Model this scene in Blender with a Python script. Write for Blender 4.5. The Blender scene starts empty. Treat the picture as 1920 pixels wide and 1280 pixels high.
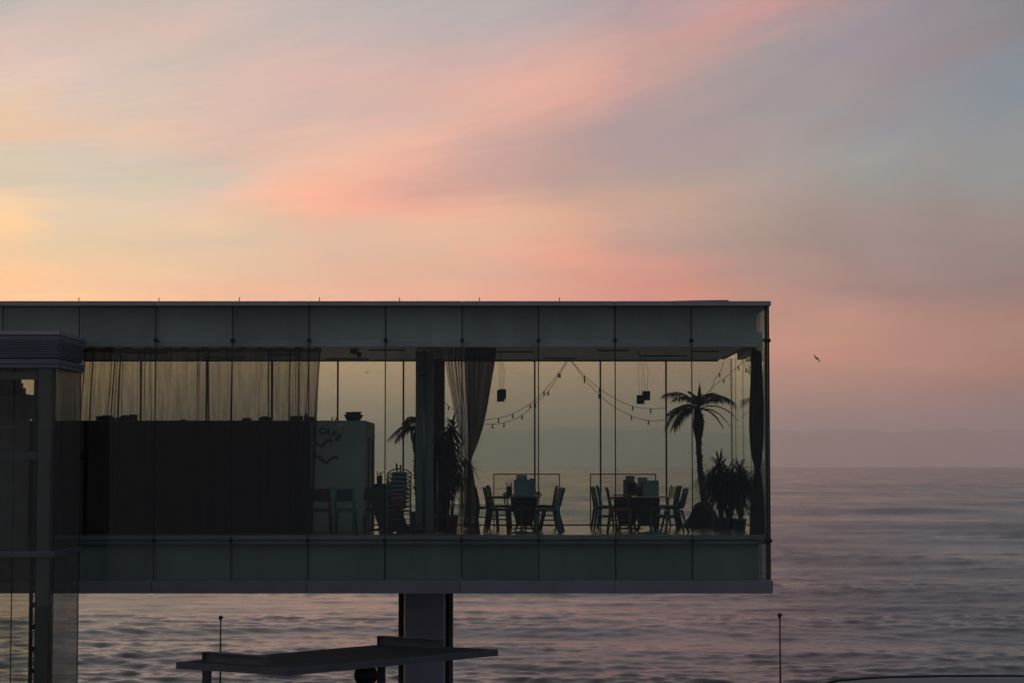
import bpy, bmesh, math, random
import numpy as np
from mathutils import Vector, Matrix

random.seed(7)
rng = np.random.default_rng(11)
SC = bpy.context.scene
COL = SC.collection
R = math.radians
PI = math.pi

# ------------------------------------------------------------------ camera
EYE = 1.36                      # eye height above the cafe floor (z = 0)
FPX = 3930.0                    # focal length in photo pixels (1920 wide)
PITCH = math.atan(232.0 / FPX)
cam_d = bpy.data.cameras.new('camera')
cam = bpy.data.objects.new('camera', cam_d)
COL.objects.link(cam)
cam.location = (0, 0, EYE)
cam.rotation_euler = (PI / 2 + PITCH, 0, 0)
cam_d.sensor_width = 36.0
cam_d.lens = FPX / 1920.0 * 36.0
cam_d.clip_start = 0.5
cam_d.clip_end = 120000.0
SC.camera = cam

SC.render.engine = 'CYCLES'
SC.cycles.transparent_max_bounces = 64
SC.cycles.max_bounces = 10
SC.cycles.diffuse_bounces = 4
SC.cycles.glossy_bounces = 4
SC.cycles.volume_bounces = 1
SC.cycles.use_denoising = True
SC.view_settings.view_transform = 'Standard'
SC.view_settings.look = 'None'
SC.view_settings.gamma = 1.0
SC.view_settings.exposure = 0.0
SC.view_settings.use_curve_mapping = False


HAZE = 0.000066                 # density of the sea air, per metre
HAZE_TOP = 860.0


def lin(c):
    out = []
    for v in c:
        v = v / 255.0
        out.append(v / 12.92 if v <= 0.04045 else ((v + 0.055) / 1.055) ** 2.4)
    return out


# ------------------------------------------------------------------ world: dusk sky with high streaked cloud
def build_world():
    w = bpy.data.worlds.new('World')
    SC.world = w
    w.use_nodes = True
    nt = w.node_tree
    nt.nodes.clear()
    N, L = nt.nodes, nt.links

    def node(t, **kw):
        n = N.new(t)
        for k, v in kw.items():
            setattr(n, k, v)
        return n

    def val(x, sock):
        if isinstance(x, (int, float)):
            sock.default_value = x
        else:
            L.new(x, sock)

    def m(op, a, b=0.0, c=None):
        n = node('ShaderNodeMath', operation=op)
        val(a, n.inputs[0]); val(b, n.inputs[1])
        if c is not None:
            val(c, n.inputs[2])
        return n.outputs[0]

    tc = node('ShaderNodeTexCoord')
    sep = node('ShaderNodeSeparateXYZ')
    L.new(tc.outputs['Generated'], sep.inputs[0])
    x, y, z = sep.outputs
    az0 = m('ARCTAN2', x, y)
    el0 = m('ARCSINE', m('MAXIMUM', m('MINIMUM', z, 1.0), -1.0))

    def noise(vec, scale, detail=3.0, rough=0.5):
        n = node('ShaderNodeTexNoise')
        n.inputs['Scale'].default_value = scale
        n.inputs['Detail'].default_value = detail
        n.inputs['Roughness'].default_value = rough
        L.new(vec, n.inputs['Vector'])
        return n.outputs['Fac'], n.outputs['Color']

    def comb(a, b, c):
        n = node('ShaderNodeCombineXYZ')
        val(a, n.inputs[0]); val(b, n.inputs[1]); val(c, n.inputs[2])
        return n.outputs[0]

    # sheared direction: the high cloud drifts upwards to the right
    slope_n = node('ShaderNodeMapRange', interpolation_type='SMOOTHSTEP')
    L.new(el0, slope_n.inputs[0])
    slope_n.inputs[1].default_value = 0.085
    slope_n.inputs[2].default_value = 0.20
    slope_n.inputs[3].default_value = 0.0
    slope_n.inputs[4].default_value = 0.30
    slope = slope_n.outputs[0]
    el_s = m('SUBTRACT', el0, m('MULTIPLY', slope, x))
    vec = comb(m('MULTIPLY', x, 3.0), m('MULTIPLY', y, 3.0), m('MULTIPLY', el_s, 20.0))
    _, wc = noise(vec, 1.6, 4.0, 0.55)
    sw = node('ShaderNodeSeparateXYZ')
    L.new(wc, sw.inputs[0])
    _, wc2 = noise(vec, 5.0, 4.0, 0.6)
    sw2 = node('ShaderNodeSeparateXYZ')
    L.new(wc2, sw2.inputs[0])
    az = m('ADD', az0, m('ADD', m('MULTIPLY', m('SUBTRACT', sw.outputs[0], 0.5), 0.085),
                          m('MULTIPLY', m('SUBTRACT', sw2.outputs[0], 0.5), 0.05)))
    el = m('ADD', el0, m('ADD', m('MULTIPLY', m('SUBTRACT', sw.outputs[1], 0.5), 0.016),
                         m('MULTIPLY', m('SUBTRACT', sw2.outputs[1], 0.5), 0.010)))
    x_w = m('SINE', az)

    ZEN = (132, 138, 150)
    cols = [
        (12, [(0, 184, 178, 173), (50, 200, 184, 176), (100, 214, 188, 176), (170, 220, 195, 180), (215, 226, 195, 167),
              (260, 229, 191, 162), (290, 213, 195, 172), (340, 210, 195, 172), (380, 238, 203, 165), (430, 250, 205, 154),
              (480, 233, 195, 155), (520, 246, 195, 150), (560, 250, 194, 150), (700, 250, 186, 142), (800, 226, 166, 134), (872, 186, 142, 124)]),
        (240, [(0, 194, 180, 173), (60, 209, 184, 173), (130, 208, 188, 176), (200, 212, 190, 174), (248, 225, 192, 168),
               (300, 206, 192, 174), (350, 211, 194, 170), (400, 216, 197, 171), (440, 221, 196, 163), (500, 226, 192, 156),
               (555, 240, 188, 150), (700, 238, 178, 140), (800, 212, 158, 132), (872, 176, 137, 122)]),
        (482, [(0, 195, 182, 175), (60, 199, 180, 173), (130, 213, 182, 170), (200, 212, 184, 172), (250, 212, 180, 167),
               (300, 229, 186, 164), (360, 239, 186, 161), (400, 223, 186, 158), (450, 215, 187, 160), (510, 220, 186, 156),
               (545, 228, 177, 150), (640, 230, 174, 144), (740, 216, 162, 136), (810, 190, 147, 128), (872, 164, 131, 120)]),
        (720, [(0, 184, 174, 172), (60, 192, 174, 171), (120, 212, 178, 167), (165, 213, 178, 166), (205, 207, 176, 167),
               (245, 225, 180, 161), (290, 231, 178, 158), (335, 233, 173, 152), (385, 238, 170, 148), (420, 224, 178, 154),
               (460, 215, 180, 157), (510, 221, 176, 150), (550, 225, 170, 146), (640, 224, 168, 141), (740, 206, 154, 132), (810, 178, 139, 124), (872, 156, 126, 118)]),
        (960, [(0, 181, 172, 170), (60, 190, 172, 170), (110, 214, 171, 161), (160, 226, 172, 156), (230, 214, 168, 156),
               (290, 199, 160, 152), (340, 198, 157, 147), (390, 223, 172, 148), (440, 222, 175, 149), (480, 226, 169, 146),
               (520, 213, 166, 146), (552, 220, 160, 139), (640, 216, 160, 136), (740, 194, 147, 128), (810, 168, 132, 121), (872, 148, 121, 115)]),
        (1200, [(0, 171, 153, 157), (30, 179, 154, 155), (80, 198, 158, 151), (130, 195, 156, 150), (180, 186, 152, 149),
                (230, 172, 150, 150), (290, 170, 148, 148), (340, 173, 152, 147), (372, 194, 158, 142), (420, 194, 158, 142),
                (460, 193, 151, 137), (500, 208, 149, 132), (545, 206, 141, 126), (640, 202, 146, 128), (740, 182, 138, 122), (810, 158, 127, 117), (872, 140, 117, 113)]),
        (1462, [(0, 197, 150, 147), (40, 182, 148, 147), (100, 161, 148, 150), (200, 155, 146, 147), (270, 160, 150, 148),
                (330, 165, 151, 146), (380, 168, 148, 140), (440, 168, 144, 133), (500, 166, 138, 130), (560, 181, 137, 123),
                (600, 177, 135, 121), (645, 191, 138, 121), (700, 178, 133, 118), (780, 160, 123, 113), (840, 143, 117, 113), (872, 132, 111, 111)]),
        (1690, [(0, 145, 138, 146), (60, 148, 138, 147), (130, 148, 137, 142), (190, 150, 142, 144), (250, 145, 142, 148),
                (300, 151, 151, 150), (350, 148, 147, 142), (400, 154, 139, 133), (450, 155, 135, 129), (500, 155, 131, 127),
                (550, 152, 123, 117), (600, 175, 132, 118), (650, 172, 128, 116), (700, 172, 126, 111), (760, 151, 118, 110), (840, 131, 111, 109), (872, 124, 107, 108)]),
        (120, [(0, 198, 184, 176), (60, 205, 183, 176), (100, 211, 187, 178), (200, 214, 191, 178), (250, 227, 191, 167), (290, 207, 192, 174), (340, 208, 195, 177), (380, 218, 197, 171), (430, 224, 198, 167), (480, 224, 197, 160), (520, 240, 193, 152), (556, 246, 195, 151), (640, 246, 184, 146), (740, 238, 174, 138), (810, 205, 157, 130), (872, 181, 140, 123)]),
        (360, [(0, 198, 182, 175), (40, 212, 182, 172), (100, 202, 183, 174), (190, 212, 186, 172), (250, 221, 186, 167), (290, 210, 185, 169), (340, 208, 190, 174), (380, 215, 191, 169), (430, 229, 193, 162), (460, 220, 190, 162), (510, 222, 189, 156), (545, 231, 182, 149), (640, 234, 178, 146), (740, 222, 164, 136), (810, 196, 150, 129), (872, 169, 134, 121)]),
        (600, [(0, 190, 177, 174), (60, 195, 176, 172), (110, 212, 178, 170), (150, 213, 178, 168), (200, 209, 178, 169), (240, 220, 182, 165), (300, 232, 183, 160), (340, 239, 180, 153), (375, 249, 178, 150), (410, 235, 178, 152), (450, 219, 183, 158), (500, 220, 182, 154), (545, 225, 176, 149), (640, 227, 171, 142), (740, 211, 158, 134), (810, 184, 143, 126), (872, 160, 128, 119)]),
        (840, [(0, 182, 172, 171), (60, 190, 172, 170), (110, 206, 172, 164), (150, 219, 174, 162), (200, 214, 174, 160), (260, 229, 177, 156), (320, 214, 166, 151), (360, 214, 161, 144), (400, 233, 171, 148), (430, 226, 179, 152), (470, 217, 177, 153), (510, 219, 171, 146), (550, 221, 167, 143), (640, 220, 164, 138), (740, 200, 150, 130), (810, 173, 136, 122), (872, 152, 124, 117)]),
        (1080, [(0, 177, 165, 167), (40, 188, 167, 165), (80, 203, 166, 158), (130, 217, 168, 154), (190, 215, 162, 150), (230, 200, 160, 150), (290, 186, 154, 148), (340, 184, 152, 144), (365, 186, 156, 144), (400, 212, 165, 142), (440, 219, 164, 140), (490, 221, 156, 135), (530, 208, 151, 132), (552, 211, 151, 133), (640, 209, 153, 132), (740, 188, 142, 125), (810, 163, 130, 119), (872, 144, 119, 114)]),
        (1330, [(0, 190, 155, 155), (40, 199, 152, 148), (80, 190, 152, 147), (120, 178, 151, 148), (200, 168, 150, 148), (260, 166, 148, 148), (310, 166, 148, 144), (345, 176, 155, 144), (370, 189, 156, 137), (410, 184, 154, 140), (460, 177, 147, 135), (500, 190, 142, 130), (545, 202, 138, 122), (640, 196, 142, 124), (740, 174, 134, 119), (810, 152, 122, 115), (872, 136, 114, 112)]),
        (1580, [(0, 175, 144, 144), (40, 158, 144, 149), (100, 152, 142, 149), (170, 159, 146, 146), (210, 150, 147, 150), (240, 152, 143, 141), (300, 156, 151, 148), (350, 159, 148, 139), (410, 156, 138, 130), (480, 152, 130, 125), (540, 157, 128, 121), (590, 181, 137, 123), (640, 180, 134, 114), (680, 184, 132, 117), (720, 168, 128, 112), (780, 149, 117, 109), (810, 135, 112, 109), (872, 127, 108, 109)]),
        (1800, [(0, 140, 134, 140), (60, 141, 136, 140), (105, 147, 133, 138), (150, 138, 138, 146), (200, 138, 141, 146), (280, 146, 146, 146), (340, 146, 142, 138), (400, 148, 134, 129), (470, 148, 128, 124), (540, 148, 124, 119), (590, 164, 126, 114), (650, 167, 126, 113), (700, 165, 120, 106), (760, 146, 113, 106), (810, 124, 107, 106), (872, 117, 103, 105)]),
        (1908, [(0, 128, 129, 133), (60, 134, 130, 133), (110, 131, 137, 144), (200, 132, 140, 147), (280, 142, 142, 144),
                (350, 142, 144, 142), (400, 146, 137, 132), (450, 148, 131, 127), (500, 146, 125, 121), (540, 143, 121, 117),
                (590, 161, 122, 109), (640, 160, 125, 111), (690, 161, 118, 103), (740, 143, 112, 105), (800, 124, 107, 105), (872, 113, 101, 103)]),
    ]
    side = {  # degrees of elevation -> sRGB, away from the frame
        -40: [(0, 236, 168, 122), (5, 255, 206, 150), (12, 244, 200, 160), (25, 196, 182, 176), (50, 150, 152, 162), (90,) + ZEN],
        -85: [(0, 160, 132, 126), (8, 176, 150, 142), (25, 150, 144, 150), (50, 138, 142, 154), (90,) + ZEN],
        -180: [(0, 88, 90, 102), (10, 98, 98, 110), (25, 106, 110, 124), (50, 120, 126, 140), (90,) + ZEN],
        45: [(0, 116, 104, 108), (6, 138, 118, 116), (14, 130, 132, 140), (25, 130, 136, 148), (50, 132, 138, 150), (90,) + ZEN],
        95: [(0, 106, 102, 112), (8, 120, 114, 124), (25, 126, 130, 144), (50, 131, 137, 150), (90,) + ZEN],
        180: None,
    }
    side[180] = side[-180]
    K = 7.0

    def ramp(stops, fac):  # stops: (elevation rad, linear colour), rising
        n = node('ShaderNodeValToRGB')
        cr = n.color_ramp
        cr.interpolation = 'LINEAR'
        els = cr.elements
        stops = sorted(stops)
        assert len(stops) <= 32
        pos = [1.0 - math.exp(-K * max(s[0], 0.0)) for s in stops]
        els[0].position = min(pos[0], 0.999)
        els[0].color = tuple(stops[0][1]) + (1,)
        els[1].position = min(pos[-1], 1.0)
        els[1].color = tuple(stops[-1][1]) + (1,)
        for p, s in list(zip(pos, stops))[1:-1]:
            e = els.new(p)
            e.color = tuple(s[1]) + (1,)
        L.new(fac, n.inputs[0])
        return n.outputs[0]

    def facnode(e):
        return m('SUBTRACT', 1.0, m('POWER', math.e, m('MULTIPLY', m('MAXIMUM', e, 0.0), -K)))

    def above_haze(e, c):
        # the colours above are as seen through the sea air; the sky beyond it is a little clearer and brighter
        t = max(0.36, math.exp(-HAZE * HAZE_TOP / max(math.sin(max(e, 1e-3)), 1e-3)))
        return [max((v - s * (1 - t)) / t, 0.02) for v, s in zip(c, (0.165, 0.132, 0.130))]

    items = []
    for px, st in cols:
        a = math.atan((px - 960) / FPX)
        stops = [(math.atan((872 - s[0]) / FPX), above_haze(math.atan((872 - s[0]) / FPX), lin(s[1:]))) for s in st]
        top = lin(st[0][1:])
        zen = lin(ZEN)
        stops.append((0.42, [t * 0.5 + q * 0.5 for t, q in zip(top, lin((150, 148, 156)))]))
        stops.append((0.85, [t * 0.15 + q * 0.85 for t, q in zip(top, zen)]))
        stops.append((PI / 2, zen))
        e = m('SUBTRACT', el, m('MULTIPLY', slope, m('SUBTRACT', x_w, math.sin(a))))
        items.append((a, ramp(stops, facnode(e))))
    fplain = facnode(el)
    for d, st in side.items():
        items.append((R(d), ramp([(R(s[0]), lin(s[1:])) for s in st], fplain)))
    items.sort(key=lambda t: t[0])
    c = items[0][1]
    for (a0, _), (a1, col) in zip(items[:-1], items[1:]):
        mr = node('ShaderNodeMapRange', interpolation_type='LINEAR')
        L.new(az, mr.inputs[0])
        mr.inputs[1].default_value = a0
        mr.inputs[2].default_value = a1
        mx = node('ShaderNodeMix', data_type='RGBA')
        L.new(mr.outputs[0], mx.inputs[0])
        L.new(c, mx.inputs[6]); L.new(col, mx.inputs[7])
        c = mx.outputs[2]
    # fine cirrus streaks: slight pink / blue-grey variation
    vec2 = comb(m('MULTIPLY', x, 7.0), m('MULTIPLY', y, 7.0), m('MULTIPLY', el_s, 62.0))
    f1, c1 = noise(vec2, 1.3, 5.0, 0.55)
    f2, _ = noise(vec2, 4.0, 4.0, 0.6)
    f3, _ = noise(vec2, 11.0, 4.0, 0.6)
    k = m('ADD', m('MULTIPLY', m('SUBTRACT', f1, 0.5), 0.24), m('ADD', m('MULTIPLY', m('SUBTRACT', f2, 0.5), 0.17), m('MULTIPLY', m('SUBTRACT', f3, 0.5), 0.07)))
    tint = comb(m('ADD', 1.0, m('MULTIPLY', k, 0.80)), m('ADD', 1.0, m('MULTIPLY', k, 0.42)), m('ADD', 1.0, m('MULTIPLY', k, 0.30)))
    mul = node('ShaderNodeMix', data_type='RGBA', blend_type='MULTIPLY')
    mul.inputs[0].default_value = 1.0
    L.new(c, mul.inputs[6]); L.new(tint, mul.inputs[7])
    bg = node('ShaderNodeBackground')
    L.new(mul.outputs[2], bg.inputs[0])
    bg.inputs[1].default_value = 1.0
    out = node('ShaderNodeOutputWorld')
    L.new(bg.outputs[0], out.inputs[0])


build_world()

# the sun has just gone down to the left: only a trace of warm directional light
sl = bpy.data.lights.new('sun', 'SUN')
sl.energy = 0.30
sl.angle = R(14)
sl.color = (1.0, 0.62, 0.36)
so = bpy.data.objects.new('sun', sl)
COL.objects.link(so)
sdir = Vector((math.sin(R(-44)) * math.cos(R(4)), math.cos(R(-44)) * math.cos(R(4)), math.sin(R(4))))
so.rotation_euler = (-sdir).to_track_quat('-Z', 'Y').to_euler()


# ------------------------------------------------------------------ measuring helpers
def W(px, py, Y):
    """The point at depth Y (metres in front of the camera) seen at photo pixel px, py: used to take measurements."""
    u = (px - 960.0) / FPX
    v = (640.0 - py) / FPX
    dy = math.cos(PITCH) - v * math.sin(PITCH)
    dz = math.sin(PITCH) + v * math.cos(PITCH)
    t = Y / dy
    return Vector((u * t, Y, EYE + dz * t))


def X(px, Y, py=850):
    return W(px, py, Y).x


def Z(py, Y):
    return W(960, py, Y).z


# ------------------------------------------------------------------ materials
MATS = {}


def mat(name, color, rough=0.6, metal=0.0, var=0.12, scale=6.0, bump=0.0, spec=0.5, stretch=None):
    if name in MATS:
        return MATS[name]
    m = bpy.data.materials.new(name)
    m.use_nodes = True
    nt = m.node_tree
    b = nt.nodes['Principled BSDF']
    b.inputs['Roughness'].default_value = rough
    b.inputs['Metallic'].default_value = metal
    b.inputs['Specular IOR Level'].default_value = spec
    tc = nt.nodes.new('ShaderNodeTexCoord')
    mp = nt.nodes.new('ShaderNodeMapping')
    if stretch:
        mp.inputs['Scale'].default_value = stretch
    nt.links.new(tc.outputs['Object'], mp.inputs[0])
    nz = nt.nodes.new('ShaderNodeTexNoise')
    nz.inputs['Scale'].default_value = scale
    nz.inputs['Detail'].default_value = 5.0
    nz.inputs['Roughness'].default_value = 0.6
    nt.links.new(mp.outputs[0], nz.inputs['Vector'])
    cr = nt.nodes.new('ShaderNodeValToRGB')
    cr.color_ramp.elements[0].position = 0.3
    cr.color_ramp.elements[1].position = 0.7
    cr.color_ramp.elements[0].color = tuple(c * (1 - var) for c in color) + (1,)
    cr.color_ramp.elements[1].color = tuple(min(1, c * (1 + var)) for c in color) + (1,)
    nt.links.new(nz.outputs['Fac'], cr.inputs[0])
    oi = nt.nodes.new('ShaderNodeObjectInfo')
    mr = nt.nodes.new('ShaderNodeMapRange')
    mr.inputs[3].default_value = 0.90; mr.inputs[4].default_value = 1.10
    nt.links.new(oi.outputs['Random'], mr.inputs[0])
    vm = nt.nodes.new('ShaderNodeVectorMath'); vm.operation = 'SCALE'
    nt.links.new(cr.outputs[0], vm.inputs[0]); nt.links.new(mr.outputs[0], vm.inputs['Scale'])
    nt.links.new(vm.outputs[0], b.inputs['Base Color'])
    if bump:
        bp = nt.nodes.new('ShaderNodeBump')
        bp.inputs['Strength'].default_value = bump
        bp.inputs['Distance'].default_value = 0.02
        nt.links.new(nz.outputs['Fac'], bp.inputs['Height'])
        nt.links.new(bp.outputs[0], b.inputs['Normal'])
    MATS[name] = m
    return m


def glass_mat(name, tint, dirt=0.0, f0=0.024):
    """Thin tinted pane: coloured transmission per face, Schlick reflection, a little dust."""
    if name in MATS:
        return MATS[name]
    m = bpy.data.materials.new(name)
    m.use_nodes = True
    nt = m.node_tree
    nt.nodes.clear()
    N, L = nt.nodes, nt.links
    out = N.new('ShaderNodeOutputMaterial')
    tr = N.new('ShaderNodeBsdfTransparent')
    tr.inputs[0].default_value = tuple(tint) + (1,)
    oi = N.new('ShaderNodeObjectInfo')
    mr = N.new('ShaderNodeMapRange')
    mr.inputs[3].default_value = 0.975; mr.inputs[4].default_value = 1.02
    L.new(oi.outputs['Random'], mr.inputs[0])
    vm = N.new('ShaderNodeVectorMath'); vm.operation = 'SCALE'
    vm.inputs[0].default_value = tuple(tint)
    L.new(mr.outputs[0], vm.inputs['Scale']); L.new(vm.outputs[0], tr.inputs[0])
    gl = N.new('ShaderNodeBsdfGlossy')
    gl.inputs['Roughness'].default_value = 0.005
    gl.inputs['Color'].default_value = (0.95, 0.97, 0.96, 1)
    geo = N.new('ShaderNodeNewGeometry')
    dt = N.new('ShaderNodeVectorMath'); dt.operation = 'DOT_PRODUCT'
    L.new(geo.outputs['Normal'], dt.inputs[0]); L.new(geo.outputs['Incoming'], dt.inputs[1])

    def mm(op, a, b):
        n = N.new('ShaderNodeMath'); n.operation = op
        for i, v in enumerate((a, b)):
            if isinstance(v, (int, float)):
                n.inputs[i].default_value = v
            else:
                L.new(v, n.inputs[i])
        return n.outputs[0]
    c = mm('ABSOLUTE', dt.outputs['Value'], 0)
    s = mm('POWER', mm('SUBTRACT', 1.0, c), 5.0)
    fr = mm('ADD', f0, mm('MULTIPLY', s, 1.0 - f0))
    mx = N.new('ShaderNodeMixShader')
    L.new(fr, mx.inputs[0]); L.new(tr.outputs[0], mx.inputs[1]); L.new(gl.outputs[0], mx.inputs[2])
    last = mx.outputs[0]
    if dirt > 0:
        df = N.new('ShaderNodeBsdfDiffuse')
        df.inputs[0].default_value = (0.34, 0.33, 0.30, 1)
        tc = N.new('ShaderNodeTexCoord')
        mp = N.new('ShaderNodeMapping'); mp.inputs['Scale'].default_value = (3.0, 3.0, 0.25)
        nz = N.new('ShaderNodeTexNoise'); nz.inputs['Scale'].default_value = 2.2; nz.inputs['Detail'].default_value = 5
        L.new(tc.outputs['Object'], mp.inputs[0]); L.new(mp.outputs[0], nz.inputs['Vector'])
        mx2 = N.new('ShaderNodeMixShader')
        L.new(mm('MULTIPLY', nz.outputs['Fac'], dirt * 2), mx2.inputs[0])
        L.new(last, mx2.inputs[1]); L.new(df.outputs[0], mx2.inputs[2])
        last = mx2.outputs[0]
    L.new(last, out.inputs[0])
    MATS[name] = m
    return m


def cloth_mat(name, color, clear):
    """Sheer woven cloth: part open weave, part threads that scatter and pass light."""
    if name in MATS:
        return MATS[name]
    m = bpy.data.materials.new(name)
    m.use_nodes = True
    nt = m.node_tree
    nt.nodes.clear()
    N, L = nt.nodes, nt.links
    out = N.new('ShaderNodeOutputMaterial')
    tr = N.new('ShaderNodeBsdfTransparent')
    df = N.new('ShaderNodeBsdfDiffuse'); df.inputs[0].default_value = tuple(color) + (1,)
    tl = N.new('ShaderNodeBsdfTranslucent'); tl.inputs[0].default_value = tuple(color) + (1,)
    m1 = N.new('ShaderNodeMixShader'); m1.inputs[0].default_value = 0.4
    L.new(df.outputs[0], m1.inputs[1]); L.new(tl.outputs[0], m1.inputs[2])
    tc = N.new('ShaderNodeTexCoord')
    mp = N.new('ShaderNodeMapping'); mp.inputs['Scale'].default_value = (9.0, 9.0, 0.5)
    nz = N.new('ShaderNodeTexNoise'); nz.inputs['Scale'].default_value = 2.0; nz.inputs['Detail'].default_value = 4
    L.new(tc.outputs['Object'], mp.inputs[0]); L.new(mp.outputs[0], nz.inputs['Vector'])
    mr = N.new('ShaderNodeMapRange')
    mr.inputs[1].default_value = 0.3; mr.inputs[2].default_value = 0.7
    mr.inputs[3].default_value = 1 - clear - 0.07; mr.inputs[4].default_value = 1 - clear + 0.07
    L.new(nz.outputs['Fac'], mr.inputs[0])
    m2 = N.new('ShaderNodeMixShader')
    L.new(mr.outputs[0], m2.inputs[0]); L.new(tr.outputs[0], m2.inputs[1]); L.new(m1.outputs[0], m2.inputs[2])
    L.new(m2.outputs[0], out.inputs[0])
    MATS[name] = m
    return m


M_ALU = mat('anodised_aluminium', (0.30, 0.305, 0.325), 0.45, 0.55, 0.10, 2.5, 0.0)
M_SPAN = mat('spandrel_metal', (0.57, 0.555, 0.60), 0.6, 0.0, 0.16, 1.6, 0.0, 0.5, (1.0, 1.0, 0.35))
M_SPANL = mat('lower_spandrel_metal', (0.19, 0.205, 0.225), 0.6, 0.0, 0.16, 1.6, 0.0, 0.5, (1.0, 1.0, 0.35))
M_SLAB = mat('slab_metal', (0.175, 0.188, 0.205), 0.55, 0.1, 0.12, 1.5)
M_SEAL = mat('dark_sealant', (0.018, 0.014, 0.013), 0.6)
M_STEELB = mat('blue_grey_steel', (0.135, 0.165, 0.185), 0.5, 0.1, 0.14, 2.0)
M_DARK = mat('dark_steel', (0.03, 0.03, 0.032), 0.5, 0.2)
M_CEIL = mat('ceiling_board', (0.74, 0.68, 0.62), 0.34, 0, 0.10, 2.0)
M_CEILD = mat('ceiling_slot', (0.05, 0.047, 0.045), 0.8)
M_FLOOR = mat('varnished_wood_floor', (0.20, 0.125, 0.075), 0.22, 0, 0.35, 3.0, 0.04, 0.5, (0.6, 8, 1))
M_BLOCK = mat('painted_partition', (0.42, 0.43, 0.425), 0.7, 0, 0.06, 1.2)
M_BLOCKS = mat('partition_side', (0.42, 0.38, 0.32), 0.7, 0, 0.15, 3.0)
M_PRINT = mat('printed_black', (0.085, 0.09, 0.105), 0.7)
M_COLUMN = mat('painted_column', (0.20, 0.235, 0.25), 0.6, 0, 0.10, 1.5)
M_COLB = mat('brown_column', (0.10, 0.075, 0.06), 0.7, 0, 0.2, 2.0)
M_PILLAR = mat('pillar_metal', (0.32, 0.35, 0.41), 0.42, 0.35, 0.10, 1.2)
M_PILLD = mat('pillar_dark_metal', (0.045, 0.045, 0.045), 0.5, 0.2)
M_CONC = mat('concrete', (0.24, 0.235, 0.225), 0.85, 0, 0.22, 0.8, 0.2)
M_CANOPY = mat('canopy_metal', (0.030, 0.033, 0.038), 0.8, 0.0, 0.25, 1.6, 0.0, 0.15)
M_CANOPYE = mat('canopy_edge_metal', (0.085, 0.094, 0.105), 0.6, 0.1, 0.12, 3.0)
M_RUST = mat('rust_red_wood', (0.16, 0.045, 0.03), 0.55, 0, 0.25, 8)
M_TEAL = mat('teal_paint', (0.07, 0.17, 0.20), 0.45, 0, 0.12, 8)
M_TEALD = mat('dark_teal_paint', (0.035, 0.075, 0.09), 0.5, 0, 0.15, 8)
M_NAVY = mat('navy_plastic', (0.028, 0.045, 0.085), 0.4, 0, 0.1, 6)
M_BLACKW = mat('black_wood', (0.022, 0.022, 0.022), 0.5, 0, 0.2, 8)
M_GREENW = mat('dark_green_paint', (0.035, 0.06, 0.052), 0.5, 0, 0.2, 8)
M_BROWNW = mat('brown_wood', (0.10, 0.06, 0.035), 0.5, 0, 0.25, 8)
M_BEIGE = mat('pale_wood', (0.42, 0.32, 0.20), 0.5, 0, 0.2, 8)
M_REDSEAT = mat('dark_red_seat', (0.13, 0.028, 0.022), 0.6, 0, 0.2, 10)
M_CHROME = mat('brushed_tube', (0.32, 0.34, 0.36), 0.35, 0.8, 0.1, 10)
M_MENU = mat('pale_blue_card', (0.13, 0.19, 0.22), 0.6, 0, 0.12, 14)
M_MENUG = mat('grey_card', (0.19, 0.20, 0.20), 0.6, 0, 0.2, 12)
M_LEAF = mat('palm_leaf', (0.045, 0.07, 0.028), 0.5, 0, 0.35, 7)
M_LEAFD = mat('dark_leaf', (0.022, 0.036, 0.016), 0.5, 0, 0.4, 7)
M_TRUNK = mat('palm_trunk', (0.06, 0.042, 0.028), 0.85, 0, 0.35, 14, 0.4)
M_SACK = mat('dark_sacking', (0.055, 0.042, 0.035), 0.9, 0, 0.3, 16, 0.5)
M_TERRA = mat('terracotta', (0.22, 0.055, 0.03), 0.75, 0, 0.2, 8)
M_BLUEPOT = mat('blue_grey_pot', (0.12, 0.16, 0.19), 0.5, 0, 0.15, 8)
M_GREENPOT = mat('green_pot', (0.06, 0.14, 0.10), 0.5, 0, 0.15, 8)
M_BULB = mat('bulb_glass', (0.30, 0.25, 0.16), 0.2, 0, 0.05, 8)
M_BAG = mat('dark_fabric', (0.03, 0.03, 0.034), 0.9, 0, 0.3, 12, 0.3)
M_VAN = mat('van_paint', (0.11, 0.118, 0.14), 0.6, 0.0, 0.05, 1.0, 0.0, 0.2)
M_VANGLASS = mat('van_glass', (0.02, 0.022, 0.026), 0.08, 0, 0.05, 1.0)
M_TYRE = mat('tyre_rubber', (0.02, 0.02, 0.02), 0.9)
M_SIGNBACK = mat('sign_blue', (0.012, 0.022, 0.05), 0.5, 0, 0.1, 6)
M_SIGNRED = mat('sign_red', (0.16, 0.012, 0.012), 0.5, 0, 0.1, 6)
M_ASPHALT = mat('asphalt', (0.05, 0.05, 0.052), 0.9, 0, 0.25, 1.2, 0.2)
M_BIRD = mat('bird_plumage', (0.035, 0.025, 0.025), 0.8, 0, 0.3, 20)

G_FRONT = glass_mat('green_tinted_glass', (0.850, 0.910, 0.862), 0.006)
G_BACK = glass_mat('green_tinted_glass_rear', (0.845, 0.905, 0.865), 0.0)
G_TOWER = glass_mat('brown_tinted_glass', (0.82, 0.83, 0.77), 0.03)
G_TOWERS = glass_mat('dusty_brown_glass', (0.60, 0.60, 0.57), 0.12)
C_SHEER = cloth_mat('sheer_curtain', (0.048, 0.034, 0.025), 0.34)
C_TIE = cloth_mat('grey_curtain', (0.05, 0.048, 0.054), 0.44)
C_THICK = cloth_mat('dark_curtain', (0.06, 0.065, 0.07), 0.04)


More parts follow.
